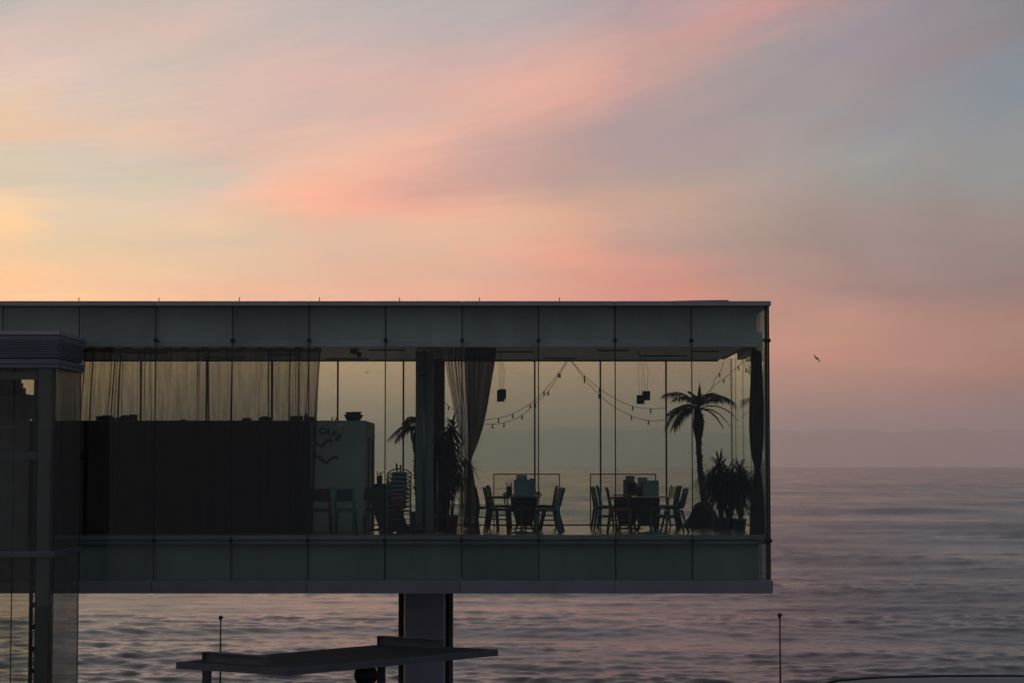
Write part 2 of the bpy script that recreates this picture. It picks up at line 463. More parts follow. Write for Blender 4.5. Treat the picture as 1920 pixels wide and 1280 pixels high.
# ------------------------------------------------------------------ mesh helpers
class MB:
    def __init__(self):
        self.v, self.f, self.smooth = [], [], []

    def add(self, vs, fs, smooth=False):
        o = len(self.v)
        self.v += [tuple(p) for p in vs]
        self.f += [tuple(i + o for i in q) for q in fs]
        self.smooth += [smooth] * len(fs)
        return self

    def box(self, a, b, bev=0.0):
        x0, x1 = sorted((a[0], b[0])); y0, y1 = sorted((a[1], b[1])); z0, z1 = sorted((a[2], b[2]))
        vs = [(x0, y0, z0), (x1, y0, z0), (x1, y1, z0), (x0, y1, z0), (x0, y0, z1), (x1, y0, z1), (x1, y1, z1), (x0, y1, z1)]
        return self.add(vs, [(0, 3, 2, 1), (4, 5, 6, 7), (0, 1, 5, 4), (1, 2, 6, 5), (2, 3, 7, 6), (3, 0, 4, 7)])

    def beam(self, p, q, w, h, up=(0, 0, 1)):
        """A bar of rectangular section from p to q."""
        p, q = Vector(p), Vector(q)
        d = (q - p).normalized()
        u = Vector(up)
        if abs(d.dot(u)) > 0.98:
            u = Vector((0, 1, 0))
        s = d.cross(u).normalized() * (w / 2)
        t = s.cross(d).normalized() * (h / 2)
        vs = [p - s - t, p + s - t, p + s + t, p - s + t, q - s - t, q + s - t, q + s + t, q - s + t]
        return self.add(vs, [(0, 1, 2, 3), (7, 6, 5, 4), (0, 4, 5, 1), (1, 5, 6, 2), (2, 6, 7, 3), (3, 7, 4, 0)])

    def tube(self, pts, rad, n=6):
        pts = [Vector(p) for p in pts]
        rads = rad if isinstance(rad, (list, tuple)) else [rad] * len(pts)
        rings, vs, fs = [], [], []
        ref = None
        for i, p in enumerate(pts):
            a = pts[max(i - 1, 0)]; b = pts[min(i + 1, len(pts) - 1)]
            d = (b - a).normalized()
            if ref is None:
                ref = Vector((0, 0, 1)) if abs(d.z) < 0.9 else Vector((1, 0, 0))
            s = d.cross(ref)
            if s.length < 1e-5:
                s = d.cross(Vector((0, 1, 0)))
            s.normalize()
            t = s.cross(d).normalized()
            ref = t
            for k in range(n):
                an = 2 * PI * k / n
                vs.append(p + s * math.cos(an) * rads[i] + t * math.sin(an) * rads[i])
        for i in range(len(pts) - 1):
            for k in range(n):
                k2 = (k + 1) % n
                fs.append((i * n + k, i * n + k2, (i + 1) * n + k2, (i + 1) * n + k))
        fs.append(tuple(range(n - 1, -1, -1)))
        fs.append(tuple((len(pts) - 1) * n + k for k in range(n)))
        return self.add(vs, fs, True)

    def lathe(self, prof, c, n=16):
        vs, fs = [], []
        for r, z in prof:
            for k in range(n):
                a = 2 * PI * k / n
                vs.append((c[0] + r * math.cos(a), c[1] + r * math.sin(a), c[2] + z))
        for i in range(len(prof) - 1):
            for k in range(n):
                k2 = (k + 1) % n
                fs.append((i * n + k, i * n + k2, (i + 1) * n + k2, (i + 1) * n + k))
        fs.append(tuple(range(n - 1, -1, -1)))
        fs.append(tuple((len(prof) - 1) * n + k for k in range(n)))
        return self.add(vs, fs, True)

    def prism(self, poly, axis, a, b):
        """Extrude a 2-D outline along axis 'x', 'y' or 'z' from a to b (outline holds the two other axes in order)."""
        def pt(p, t):
            if axis == 'x':
                return (t, p[0], p[1])
            if axis == 'y':
                return (p[0], t, p[1])
            return (p[0], p[1], t)
        n = len(poly)
        vs = [pt(p, a) for p in poly] + [pt(p, b) for p in poly]
        fs = [tuple(range(n)), tuple(range(2 * n - 1, n - 1, -1))]
        fs += [(i, i + n, (i + 1) % n + n, (i + 1) % n) for i in range(n)]
        return self.add(vs, fs)

    def sheet(self, rows, smooth=True, close=False):
        nr, nc = len(rows), len(rows[0])
        vs = [p for r in rows for p in r]
        fs = []
        for i in range(nr - 1):
            for j in range(nc - 1 + (1 if close else 0)):
                j2 = (j + 1) % nc
                fs.append((i * nc + j, i * nc + j2, (i + 1) * nc + j2, (i + 1) * nc + j))
        return self.add(vs, fs, smooth)

    def move(self, loc=(0, 0, 0), rz=0.0):
        c, s = math.cos(rz), math.sin(rz)
        self.v = [(x * c - y * s + loc[0], x * s + y * c + loc[1], z + loc[2]) for x, y, z in self.v]
        return self

    def build(self, name, m, parent=None, bevel=0.0):
        me = bpy.data.meshes.new(name)
        me.from_pydata(self.v, [], self.f)
        me.polygons.foreach_set('use_smooth', self.smooth)
        bm = bmesh.new(); bm.from_mesh(me)
        bmesh.ops.recalc_face_normals(bm, faces=bm.faces)
        if bevel > 0:
            bmesh.ops.bevel(bm, geom=bm.edges[:], offset=bevel, segments=1, affect='EDGES', clamp_overlap=True)
        bm.to_mesh(me); bm.free()
        me.materials.append(m)
        o = bpy.data.objects.new(name, me)
        COL.objects.link(o)
        if parent is not None:
            o.parent = parent
            o.matrix_parent_inverse = Matrix.Identity(4)
        return o


def tag(o, label=None, cat=None, group=None, kind=None):
    if label: o['label'] = label
    if cat: o['category'] = cat
    if group: o['group'] = group
    if kind: o['kind'] = kind
    return o


def thing(name, label, cat, loc=(0, 0, 0), rz=0.0, group=None):
    o = bpy.data.objects.new(name, None)
    o.empty_display_size = 0.2
    COL.objects.link(o)
    o.location = loc
    o.rotation_euler = (0, 0, rz)
    return tag(o, label, cat, group)


def box_part(name, a, b, m, parent, bevel=0.0):
    return MB().box(a, b).build(name, m, parent, bevel)


def dup(root, loc, rz, label=None):
    """A copy of a thing with copies of its parts and sub-parts."""
    r = root.copy(); COL.objects.link(r)
    r.location = loc; r.rotation_euler = (0, 0, rz)
    if label: r['label'] = label
    for ch in list(root.children):
        c = ch.copy(); COL.objects.link(c); c.parent = r
        for g in list(ch.children):
            d = g.copy(); COL.objects.link(d); d.parent = c
    return r


# ------------------------------------------------------------------ sea
SEA_Z = EYE - 12.0


def build_sea():
    H = EYE - SEA_Z
    # rows by distance: dense near, opening out with distance
    n_r = 860
    pix = np.linspace(H / 60.0 * FPX, 3.37, n_r)          # drop below the horizon in photo pixels
    r = H * FPX / pix
    
    fine = np.linspace(-15.2, 15.2, 820)
    left = -15.2 - np.linspace(0, 1, 40)[1:] ** 1.6 * 60
    th = np.radians(np.concatenate([left[::-1], fine, -left]))
    th.sort()
    rr, tt = np.meshgrid(r, th, indexing='ij')
    # a sheet of rows parallel to the shore
    yy = rr
    xx = rr * np.tan(tt)
    dr = np.gradient(r)[:, None]
    dx = (np.abs(np.gradient(xx, axis=1)))
    z = np.zeros_like(xx)
    ox = np.zeros_like(xx)
    g = np.random.default_rng(5)
    # (wavelength, count, total height, directional spread)
    bands = [(48.0, 9, 0.33, 0.12), (27.0, 10, 0.14, 0.16), (14.0, 14, 0.055, 0.22), (7.0, 16, 0.038, 0.42), (3.6, 20, 0.027, 0.60), (2.0, 22, 0.020, 0.85), (1.1, 24, 0.013, 1.1)]
    for lam, cnt, amp, spread in bands:
        a = amp * math.sqrt(2.0 / cnt)
        for i in range(cnt):
            l_ = lam * math.exp(g.normal(0, 0.20))
            ang = g.normal(0.05, spread * 0.5)
            kx = 2 * PI / l_ * math.sin(ang); ky = 2 * PI / l_ * math.cos(ang)
            ph = g.uniform(0, 2 * PI)
            wgt = np.clip((l_ / np.maximum(dr, 1e-3) - 0.35) / 1.2, 0, 1)
            wgt = wgt * np.clip((l_ / np.maximum(np.abs(math.sin(ang)) * dx, 1e-3) - 1.6) / 1.6, 0, 1)
            s = np.sin(kx * xx + ky * yy + ph)
            z += a * wgt * s
    # patches where the swell stands higher or lies flat, and sharper crests
    env = np.zeros_like(z)
    for i in range(10):
        l_ = 120 * math.exp(g.normal(0, 0.5)); ang = g.uniform(0, PI)
        env += np.sin(2 * PI / l_ * (math.sin(ang) * xx + 1.6 * math.cos(ang) * yy) + g.uniform(0, 6.28)) / math.sqrt(5)
    z *= 1.0 + 0.33 * np.clip(env, -1.6, 1.8)
    z = z + 0.35 * np.clip(z, 0, None) ** 2
    shore = np.clip((yy - 60) / 30, 0.3, 1)
    z = z * shore + SEA_Z
    nr, nc = z.shape
    co = np.empty((nr * nc, 3), dtype=np.float32)
    co[:, 0] = xx.ravel(); co[:, 1] = yy.ravel(); co[:, 2] = z.ravel()
    ii = np.arange((nr - 1) * (nc - 1))
    a_ = (ii // (nc - 1)) * nc + ii % (nc - 1)
    quads = np.stack([a_, a_ + 1, a_ + nc + 1, a_ + nc], axis=1).astype(np.int32)
    me = bpy.data.meshes.new('sea')
    me.vertices.add(len(co)); me.vertices.foreach_set('co', co.ravel())
    me.loops.add(quads.size); me.loops.foreach_set('vertex_index', quads.ravel())
    me.polygons.add(len(quads))
    me.polygons.foreach_set('loop_start', np.arange(0, quads.size, 4, dtype=np.int32))
    me.polygons.foreach_set('loop_total', np.full(len(quads), 4, dtype=np.int32))
    me.polygons.foreach_set('use_smooth', np.ones(len(quads), dtype=bool))
    me.update(calc_edges=True)
    m = bpy.data.materials.new('sea_water')
    m.use_nodes = True
    nt = m.node_tree
    b = nt.nodes['Principled BSDF']
    N, L = nt.nodes, nt.links
    b.inputs['Base Color'].default_value = (0.014, 0.020, 0.024, 1)
    b.inputs['IOR'].default_value = 1.333
    geo = N.new('ShaderNodeNewGeometry')
    mp = N.new('ShaderNodeMapping'); mp.inputs['Scale'].default_value = (0.035, 0.012, 0.0)
    L.new(geo.outputs['Position'], mp.inputs[0])
    nz = N.new('ShaderNodeTexNoise'); nz.inputs['Scale'].default_value = 1.0; nz.inputs['Detail'].default_value = 6
    nz.inputs['Roughness'].default_value = 0.62
    L.new(mp.outputs[0], nz.inputs['Vector'])
    mr = N.new('ShaderNodeMapRange')
    mr.inputs[1].default_value = 0.34; mr.inputs[2].default_value = 0.66
    mr.inputs[3].default_value = 0.16; mr.inputs[4].default_value = 0.29
    L.new(nz.outputs['Fac'], mr.inputs[0])
    L.new(mr.outputs[0], b.inputs['Roughness'])
    mp2 = N.new('ShaderNodeMapping'); mp2.inputs['Scale'].default_value = (1.0, 1.3, 0.0)
    L.new(geo.outputs['Position'], mp2.inputs[0])
    n2 = N.new('ShaderNodeTexNoise'); n2.inputs['Scale'].default_value = 1.0; n2.inputs['Detail'].default_value = 5
    n2.inputs['Roughness'].default_value = 0.6
    L.new(mp2.outputs[0], n2.inputs['Vector'])
    bp = N.new('ShaderNodeBump'); bp.inputs['Strength'].default_value = 0.7; bp.inputs['Distance'].default_value = 0.07
    L.new(n2.outputs['Fac'], bp.inputs['Height'])
    L.new(bp.outputs[0], b.inputs['Normal'])
    me.materials.append(m)
    o = bpy.data.objects.new('sea', me)
    COL.objects.link(o)
    tag(o, kind='structure')


build_sea()

# ------------------------------------------------------------------ far coast
g2 = np.random.default_rng(3)


def build_hills():
    Y0 = 40000.0
    n = 700
    xs = np.linspace(-40000, 40000, n)
    ridge = 690 + 0 * xs
    for l_, a in ((21000, 46), (9000, 34), (4100, 24), (1900, 22), (900, 17), (420, 10)):
        ridge = ridge + a * np.sin(2 * PI * xs / l_ + g2.uniform(0, 6.28))
    ridge *= np.clip(1.0 + 0.02 * xs / 9000, 0.5, 1.2)
    rows = []
    for k, (dy, f) in enumerate([(0, 0.0), (600, 0.30), (1400, 0.62), (2300, 0.88), (3000, 1.0), (4200, 0.7), (5600, 0.0)]):
        jit = 1 + 0.10 * np.sin(xs / 350 + k * 2.1) * (0 < f < 1)
        rows.append([(x, Y0 + dy + 120 * math.sin(x / 700), SEA_Z - 45 + (h + 45) * f * j) for x, h, j in zip(xs, ridge, jit)])
    o = MB().sheet(rows).build('hills', mat('far_woodland', (0.05, 0.055, 0.045), 0.95, 0, 0.4, 0.004))
    tag(o, kind='structure')


build_hills()

# ------------------------------------------------------------------ ground on this side
GZ = -4.6
o = MB().box((-60, -12, GZ - 0.5), (60, 52, GZ)).build('promenade', M_ASPHALT); tag(o, kind='structure')
o = MB().box((-60, 52, SEA_Z - 1.5), (60, 52.5, GZ + 0.1)).build('sea_wall', M_CONC, None, 0.02)
tag(o, 'long concrete sea wall along the edge of the promenade', 'wall')
rows = [[(x, 52.4 + t * 14, SEA_Z + 1.4 - t * 2.6 + 0.05 * math.sin(x * 0.7 + t * 5)) for x in np.linspace(-60, 60, 60)] for t in np.linspace(0, 1, 8)]
o = MB().sheet(rows).build('beach', mat('wet_sand', (0.13, 0.11, 0.09), 0.7, 0, 0.3, 0.6, 0.2)); tag(o, kind='structure')

# ------------------------------------------------------------------ the cafe building
YF, YB = 41.0, 47.9            # outer faces of the front and rear glass
XR = 5.02                      # right-hand glass corner
BAYS = 12
BX = [XR - 1.5 * k for k in range(BAYS + 1)]
XL = BX[-1]
zc_t, zc_b = Z(564.2, 40.75), Z(573, 40.75)
z_top = Z(573.5, YF)
z_up = Z(638, YF)
z_lo = Z(1013, YF)
z_bot = Z(1087, YF)
z_lint = Z(650, 41.35)
CEIL = Z(675, 47.7)
bld = thing('cafe_building', 'long glass cafe box cantilevered over the sea on one pillar', 'building', (0, 44, 0))


def P(mb, name, m, parent=bld, bevel=0.0):
    """Build a part given in world coordinates under a parent (shift by the parent's place)."""
    loc = Vector((0, 0, 0))
    q = parent
    while q is not None:
        loc = loc + Vector(q.location)
        q = q.parent
    mb.move(-loc)
    return mb.build(name, m, parent, bevel)


# roof edge: coping lengths with a thin open joint between them
cx = [XR + 0.035] + [X(p, 40.75, 568) for p in (1153, 866, 578, 290, 2)] + [X(-286, 40.75), XL - 0.05]
for a, b in zip(cx[:-1], cx[1:]):
    P(MB().box((b + 0.004, 40.75, zc_b), (a - 0.004, 41.5, zc_t)), 'coping_panel', M_ALU, bld, 0.006)
P(MB().box((XR - 0.40, 41.5, zc_b), (XR + 0.03, 48.15, zc_t - 0.002)), 'side_coping', M_ALU)
P(MB().box((XL, 41.5, zc_b + 0.01), (XR - 0.40, 48.1, zc_t - 0.03)), 'roof_deck', M_CONC)
P(MB().box((XL, 41.36, CEIL + 0.022), (4.85, 47.72, zc_b + 0.01)).box((XL, 41.36, z_lint), (4.85, 41.415, CEIL + 0.021)), 'roof', M_SPAN)
# low raised flap at the end of the roof
a = W(1290, 563.5, 41.2); b = W(1368, 562, 41.2)
P(MB().prism([(X(1245, 40.8), zc_t + 0.001), (X(1368, 40.8), zc_t + 0.001), (X(1368, 40.8), zc_t + 0.024), (X(1300, 40.8), zc_t + 0.015)], 'y', 40.80, 41.48), 'roof_hatch', M_DARK)
for px in (148, 298, 449, 599, 749, 899, 1049, -2, -152):
    x = X(px, 41.1, 560)
    p = MB().tube([(x, 41.1, zc_t - 0.01), (x, 41.1, Z(557.3, 41.1))], 0.009, 6)
    P(p, 'roof_post', M_DARK)

zs_t, zs_b = Z(1020.5, 41.3), Z(1087, 41.3)
for k in range(BAYS):
    x1, x0 = BX[k], BX[k + 1]
    e = min(x1, 4.852)
    # solid bands behind the glass
    P(MB().box((x0 + 0.006, 41.33, z_lint), (e - 0.006, 41.358, zc_b)), 'upper_spandrel', M_SPAN)
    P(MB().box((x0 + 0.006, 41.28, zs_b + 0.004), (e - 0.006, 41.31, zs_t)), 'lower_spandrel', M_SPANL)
    # three rows of panes per bay
    for za, zb in ((z_up + 0.004, z_top), (z_lo + 0.004, z_up - 0.004), (z_bot, z_lo - 0.004)):
        P(MB().box((x0 + 0.011, YF, za), (x1 - 0.011, YF + 0.012, zb)), 'glass_pane', G_FRONT)
    P(MB().box((x0 + 0.012, YB - 0.012, 0.02), (x1 - 0.012, YB, CEIL + 0.05)), 'rear_glass_pane', G_BACK)
for k in range(BAYS + 1):
    x = BX[k]
    P(MB().box((x - 0.0105, YF - 0.003, z_bot), (x + 0.0105, YF + 0.014, z_top)), 'joint_seal', M_SEAL)
    P(MB().box((x - 0.019, YB - 0.05, 0.0), (x + 0.019, YB + 0.004, CEIL + 0.05)), 'rear_mullion', M_SEAL)
    for zz in (z_up, z_lo):
        c = MB().box((x - 0.035, YF - 0.022, zz - 0.035), (x + 0.035, YF - 0.004, zz + 0.035))
        c.tube([(x, YF - 0.034, zz), (x, YF - 0.02, zz)], 0.018, 8)
        c.box((x - 0.02, YF + 0.015, zz - 0.02), (x + 0.02, YF + 0.33, zz + 0.02))
        P(c, 'glass_clamp', M_DARK)
# right-hand side wall of glass
ys = [YF + 0.02, 42.5, 44.0, 45.5, 47.0, YB - 0.02]
for ya, yb in zip(ys[:-1], ys[1:]):
    for za, zb in ((z_up + 0.004, z_top), (z_lo + 0.004, z_up - 0.004), (z_bot, z_lo - 0.004)):
        P(MB().box((XR - 0.012, ya + 0.006, za), (XR, yb - 0.006, zb)), 'side_glass_pane', G_FRONT)
for y in ys[1:-1]:
    P(MB().box((XR - 0.014, y - 0.006, z_bot), (XR + 0.002, y + 0.006, z_top)), 'side_joint_seal', M_SEAL)
P(MB().box((XR - 0.062, YF + 0.016, z_bot), (XR - 0.014, YF + 0.07, z_top)).box((XR - 0.004, YF - 0.006, z_bot), (XR + 0.022, YF + 0.05, z_top)), 'corner_trim', M_SEAL)
P(MB().box((4.86, 41.5, 3.63), (4.97, 45.2, z_lint + 0.3)), 'side_lintel', M_CEIL)
for zz in (z_up, z_lo):
    c = MB().box((XR - 0.11, YF - 0.025, zz - 0.028), (XR + 0.04, YF - 0.006, zz + 0.028)).box((XR + 0.022, YF - 0.006, zz - 0.03), (XR + 0.05, YF + 0.10, zz + 0.03))
    P(c, 'corner_clamp', M_DARK)
# sill profiles, floor, ceiling
P(MB().box((XL, 41.12, Z(1011, 41.12)), (XR - 0.02, 41.30, Z(1003.5, 41.12))), 'sill_rail', M_SPANL)
P(MB().box((XL, 41.16, Z(1019.5, 41.16)), (XR - 0.02, 41.30, Z(1012.6, 41.16))), 'lower_sill_rail', M_SPANL)
P(MB().box((XL, 41.31, -0.05), (XR - 0.02, YB - 0.05, 0.0)), 'floor', M_FLOOR)
P(MB().box((XL, 41.31, z_bot + 0.02), (4.85, 47.75, -0.05)), 'floor_deck', M_SPANL)
P(MB().box((XL, YB - 0.12, 0.0), (XR - 0.03, YB - 0.055, 0.025)), 'rear_sill', M_BROWNW)
P(MB().box((XL, 41.42, CEIL), (4.70, 47.74, CEIL + 0.02)), 'ceiling', M_CEIL)
for i, (pxa, pxb, Y) in enumerate([(500, 560, 45.2), (610, 690, 46.8), (690, 758, 43.3), (930, 1000, 44.0), (1020, 1080, 46.6), (1120, 1180, 43.4), (1200, 1290, 45.6), (1300, 1350, 43.8), (380, 460, 46.4), (230, 310, 44.4)]):
    P(MB().box((X(pxa, Y), Y, CEIL - 0.012), (X(pxb, Y), Y + 0.28, CEIL - 0.002)), 'ceiling_slot', M_CEILD)
P(MB().box((XL, 47.66, CEIL - 0.03), (4.70, 47.74, CEIL)), 'rear_lintel', M_CEILD)
# floor slab edge: cover panels with joints every two bays
zb_t, zb_b = Z(1088.5, 40.78), Z(1112, 40.78)
sx = [X(1450, 40.78, 1100)] + [X(p, 40.78, 1100) for p in (1153, 863, 574, 284, -6)] + [XL - 0.05]
for a, b in zip(sx[:-1], sx[1:]):
    P(MB().box((b + 0.004, 40.78, zb_b), (a - 0.004, 40.83, zb_t)), 'slab_edge_panel', M_SLAB, bld, 0.004)
P(MB().box((XL, 40.832, zb_b + 0.006), (sx[0] - 0.02, 48.2, zb_t - 0.004)), 'slab', M_SLAB)
P(MB().box((XL - 0.2, 41.0, zb_b), (XL - 0.02, 48.0, zc_b)), 'end_wall', M_SPAN)
# rows of small drip nubs under the slab edge
nub = MB()
for pa, pb in ((606, 680), (906, 986)):
    for q in range(pa, pb, 4):
        if (q * 7) % 5 != 0:
            x = X(q, 43.0, 1113)
            nub.box((x - 0.011, 42.99, zb_b - 0.02), (x + 0.011, 43.01, zb_b + 0.01))
o = P(nub, 'drip_nubs', M_DARK); o['kind'] = 'stuff'
# the pillar under the box
yp = 43.9
xa, xb = X(757, yp, 1200), X(833, yp, 1200)
r_ = 0.10
poly = []
for (cx_, cy_, a0) in ((xb - r_, yp + r_, -90), (xb - r_, yp + 0.7 - r_, 0), (xa + r_, yp + 0.7 - r_, 90), (xa + r_, yp + r_, 180)):
    for t in range(6):
        an = R(a0 + t * 18)
        poly.append((cx_ + r_ * math.cos(an), cy_ + r_ * math.sin(an)))
P(MB().prism(poly, 'z', GZ, zb_b), 'support_pillar', M_PILLAR)
P(MB().box((X(747, 45.3, 1200), 45.3, GZ), (X(849, 45.3, 1200), 45.6, zb_b)), 'pillar_rear_plate', M_PILLD)
P(MB().box((X(842, 45.28, 1200), 45.26, GZ), (X(849, 45.28, 1200), 45.298, zb_b)), 'pillar_flange', M_STEELB)
# columns inside the room
yc = 43.4
P(MB().box((X(779, yc), yc, 0.0), (X(812, yc), yc + 0.35, CEIL - 0.03)), 'column', M_COLUMN, bld, 0.012)
P(MB().tube([(X(795, yc - 0.06), yc - 0.06, 0.0), (X(795, yc - 0.06), yc - 0.06, CEIL - 0.01)], 0.026, 10), 'downpipe', M_CHROME)
P(MB().box((X(806, 46.2), 46.2, 0.0), (X(833, 46.2), 46.5, CEIL - 0.03)), 'rear_column', M_COLB, bld, 0.01)
for px, Y in ((790, yc - 0.055), ):
    P(MB().box((X(787, Y), Y - 0.03, Z(704, Y)), (X(803, Y), Y, Z(702, Y))), 'pipe_bracket', M_DARK)

# ------------------------------------------------------------------ lift tower at the left
TY, TYB = 38.4, 40.62
TX = X(103, TY)
tower = thing('lift_tower', 'glass lift tower with louvred roof band at the left edge', 'tower', (-10, 39.5, GZ))
TXL = -12.6


def band(name, px_r, pya, pyb, m, front=TY, out=0.0, back=40.75):
    """A band round the tower's front and right side."""
    za, zb = Z(pyb, front), Z(pya, front)
    xr = X(px_r, front)
    mb = MB().box((TXL, front, za), (xr, front + 0.06, zb)).box((xr - 0.06, front + 0.061, za), (xr, back, zb))
    return P(mb, name, m, tower)


band('cornice', 108, 620, 627, M_ALU, 38.36, back=40.78)
band('fascia', 107, 627.5, 637, M_STEELB, 38.40)
for i in range(8):
    y0 = 638.3 + i * 4.15
    band('louvre_slat', 106.5, y0, y0 + 2.3, M_STEELB, 38.40)
P(MB().box((TXL, 38.47, Z(690, TY)), (X(106, TY) - 0.07, 40.7, Z(622, TY))), 'roof_core', M_DARK, tower)
band('lower_fascia', 107, 672.5, 681, M_STEELB, 38.40)
band('drip_trim', 106.5, 681.6, 689, M_STEELB, 38.42)
P(MB().box((TXL, 38.38, Z(621.5, TY)), (X(107, TY), 40.76, Z(620.2, TY))), 'roof_top', M_ALU, tower)
zt_t = Z(690, TY)
colx0, colx1 = X(72.4, TY + 0.1), X(96, TY + 0.1)
P(MB().box((colx0, TY + 0.05, GZ), (colx1, TY + 0.28, zt_t)), 'column', M_STEELB, tower, 0.008)
for pa, pb in ((697, 711), (846, 861)):
    P(MB().box((TXL, TY + 0.16, Z(pb, TY + 0.16)), (X(69, TY + 0.16), TY + 0.26, Z(pa, TY + 0.16))), 'cross_beam', M_STEELB, tower)
P(MB().box((X(62, TY + .3), TY + 0.30, Z(1030, TY)), (X(71, TY + .3), TY + 0.36, zt_t)), 'door_jamb', M_DARK, tower)
for pa, pb in ((1033, 1036), (1037, 1040), (1041, 1043.5)):
    band('ring_trim', 103.5, pa, pb, M_STEELB, TY - 0.02, back=40.66)
# glass skin
gx = [TX - 0.004, X(25, TY), X(-53, TY), TXL]
for a, b in zip(gx[:-1], gx[1:]):
    for za, zb in ((Z(1032, TY), zt_t - 0.005), (GZ + 0.1, Z(1044.5, TY))):
        P(MB().box((b + 0.012, TY + 0.01, za), (a - 0.012, TY + 0.022, zb)), 'glass_pane', G_TOWER, tower)
for x in gx[1:-1]:
    P(MB().box((x - 0.008, TY + 0.008, GZ + 0.1), (x + 0.008, TY + 0.024, Z(1044.5, TY))), 'joint_seal', M_SEAL, tower)
for ya, yb in ((TY + 0.03, TY + 1.1), (TY + 1.11, TYB)):
    for za, zb in ((Z(1032, TY), zt_t - 0.005), (GZ + 0.1, Z(1044.5, TY))):
        P(MB().box((TX - 0.012, ya, za), (TX, yb, zb)), 'side_glass_pane', G_TOWERS, tower)
P(MB().box((TX - 0.016, TYB + 0.002, GZ), (TX + 0.004, TYB + 0.03, zt_t)), 'rear_edge_trim', M_SEAL, tower)
P(MB().box((TX - 0.03, TY + 0.008, GZ), (TX - 0.006, TY + 0.03, zt_t)), 'corner_trim', M_DARK, tower)
# lift gear inside: guide rails with rungs and brackets
yr = 39.3
xa, xb = X(53.5, yr, 1200), X(66.5, yr, 1200)
lad = MB().box((xa, yr, GZ), (xa + 0.055, yr + 0.08, 0.1)).box((xb - 0.02, yr, GZ), (xb, yr + 0.08, 0.1))
zz = GZ + 0.05
i = 0
while zz < 0.0:
    lad.box((xa + 0.055, yr + 0.02, zz), (xb - 0.02, yr + 0.04, zz + (0.10 if i % 9 == 0 else 0.016)))
    zz += 0.036 if i % 9 else 0.12
    i += 1
P(lad, 'guide_rail', M_DARK, tower)
br = MB().box((X(96.5, 39.2), 39.2, GZ), (X(98.6, 39.2), 39.26, zt_t))
for py in (1135.5, 1171, 1228, 1262, 1100):
    br.box((X(89, 39.2), 39.2, Z(py + 2.2, 39.2)), (X(96.5, 39.2), 39.24, Z(py - 2.2, 39.2)))
P(br, 'bracket_rail', M_DARK, tower)
yi = 39.9
P(MB().box((TXL, yi, Z(1030, yi)), (X(54, yi), yi + 0.05, Z(785, yi))).box((TXL, yi + 0.06, Z(785, yi)), (X(62, yi), yi + 0.1, Z(740, yi))).box((X(48, yi), yi + 0.5, Z(790, yi)), (X(70, yi), yi + 0.55, Z(738, yi))).box((TXL, yi + 0.5, Z(742, yi)), (X(26, yi), yi + 0.54, Z(700, yi))), 'inner_panel', M_STEELB, tower)
fr = MB()
fr.box((X(9, yi), yi, Z(785, yi)), (X(13, yi), yi + 0.05, Z(748, yi))).box((X(37, yi), yi, Z(785, yi)), (X(41, yi), yi + 0.05, Z(744, yi))).box((X(5, yi), yi, Z(748, yi)), (X(41, yi), yi + 0.05, Z(742, yi)))
P(fr, 'door_frame', M_STEELB, tower)
mc = MB().box((X(8, yi), yi, Z(738, yi)), (X(38, yi), yi + 0.4, Z(726, yi))).box((X(22, yi), yi + .05, Z(726, yi)), (X(34, yi), yi + 0.35, Z(717, yi)))
mc.box((TXL, yi + .1, Z(741, yi)), (X(48, yi), yi + 0.3, Z(738, yi)))
P(mc, 'lift_motor', M_DARK, tower, 0.01)
P(MB().box((X(-60, 39.6), 39.58, Z(800, 39.6)), (X(30, 39.6), 39.6, Z(798.6, 39.6))), 'hand_rail', M_CHROME, tower)
P(MB().box((X(82, 39.6), 39.58, Z(796, 39.6)), (X(98, 39.6), 39.6, Z(794.4, 39.6))), 'side_hand_rail', M_CHROME, tower)

# ------------------------------------------------------------------ kitchen partition with lettering
YK = 43.3
kx1 = X(685, YK); kz = Z(788, YK)
kit = thing('kitchen_partition', 'tall grey kitchen enclosure lettered CAFE with two bird marks', 'partition', (-6, YK, 0))
P(MB().box((-10.4, YK, 0.0), (kx1, YK + 0.06, kz)), 'front_wall', M_BLOCK, kit, 0.006)
P(MB().box((-10.4, YK - 0.035, 0.0), (X(581, YK), YK - 0.002, kz - 0.01)), 'dark_overlay', M_BLACKW, kit)  # thin dark sheet over the front wall, ending near the curtain edge
P(MB().box((-10.4, YK + 3.0, 0.0), (kx1 - 0.01, YK + 3.06, kz)), 'rear_wall', M_BLOCK, kit)
P(MB().box((-10.4, YK + 0.061, kz - 0.06), (kx1 - 0.002, YK + 2.999, kz - 0.004)), 'top_board', M_BLOCK, kit)
xs_ = kx1
P(MB().box((xs_ - 0.06, YK + 0.061, 0), (xs_ - 0.001, YK + 0.75, kz - 0.061)), 'side_wall', M_BLOCKS, kit)
P(MB().box((xs_ - 0.06, YK + 0.751, kz - 0.36), (xs_ - 0.001, YK + 2.999, kz - 0.061)), 'door_header', M_BLOCKS, kit)
P(MB().box((xs_ - 0.06, YK + 1.45, 0), (xs_ - 0.001, YK + 1.9, kz - 0.361)), 'side_jamb', M_BLOCKS, kit)
P(MB().box((-10.3, YK + 0.9, 0), (xs_ - 0.5, YK + 1.0, kz - 0.1)), 'inner_wall', M_BLOCK, kit)
for i, (y, w, zt) in enumerate(((YK + 0.95, 0.3, 1.9), (YK + 2.1, 0.5, 1.95), (YK + 2.7, 0.2, 1.6))):
    c = MB()
    rows = []
    for t in np.linspace(0, 1, 8):
        rows.append([(xs_ - 0.10 + 0.03 * math.sin(u * 14 + t * 3), y + (u - 0.5) * w * (0.6 + 0.5 * t), zt - t * (1.2)) for u in np.linspace(0, 1, 12)])
    P(c.sheet(rows), 'hanging_cloth', M_BAG, kit)
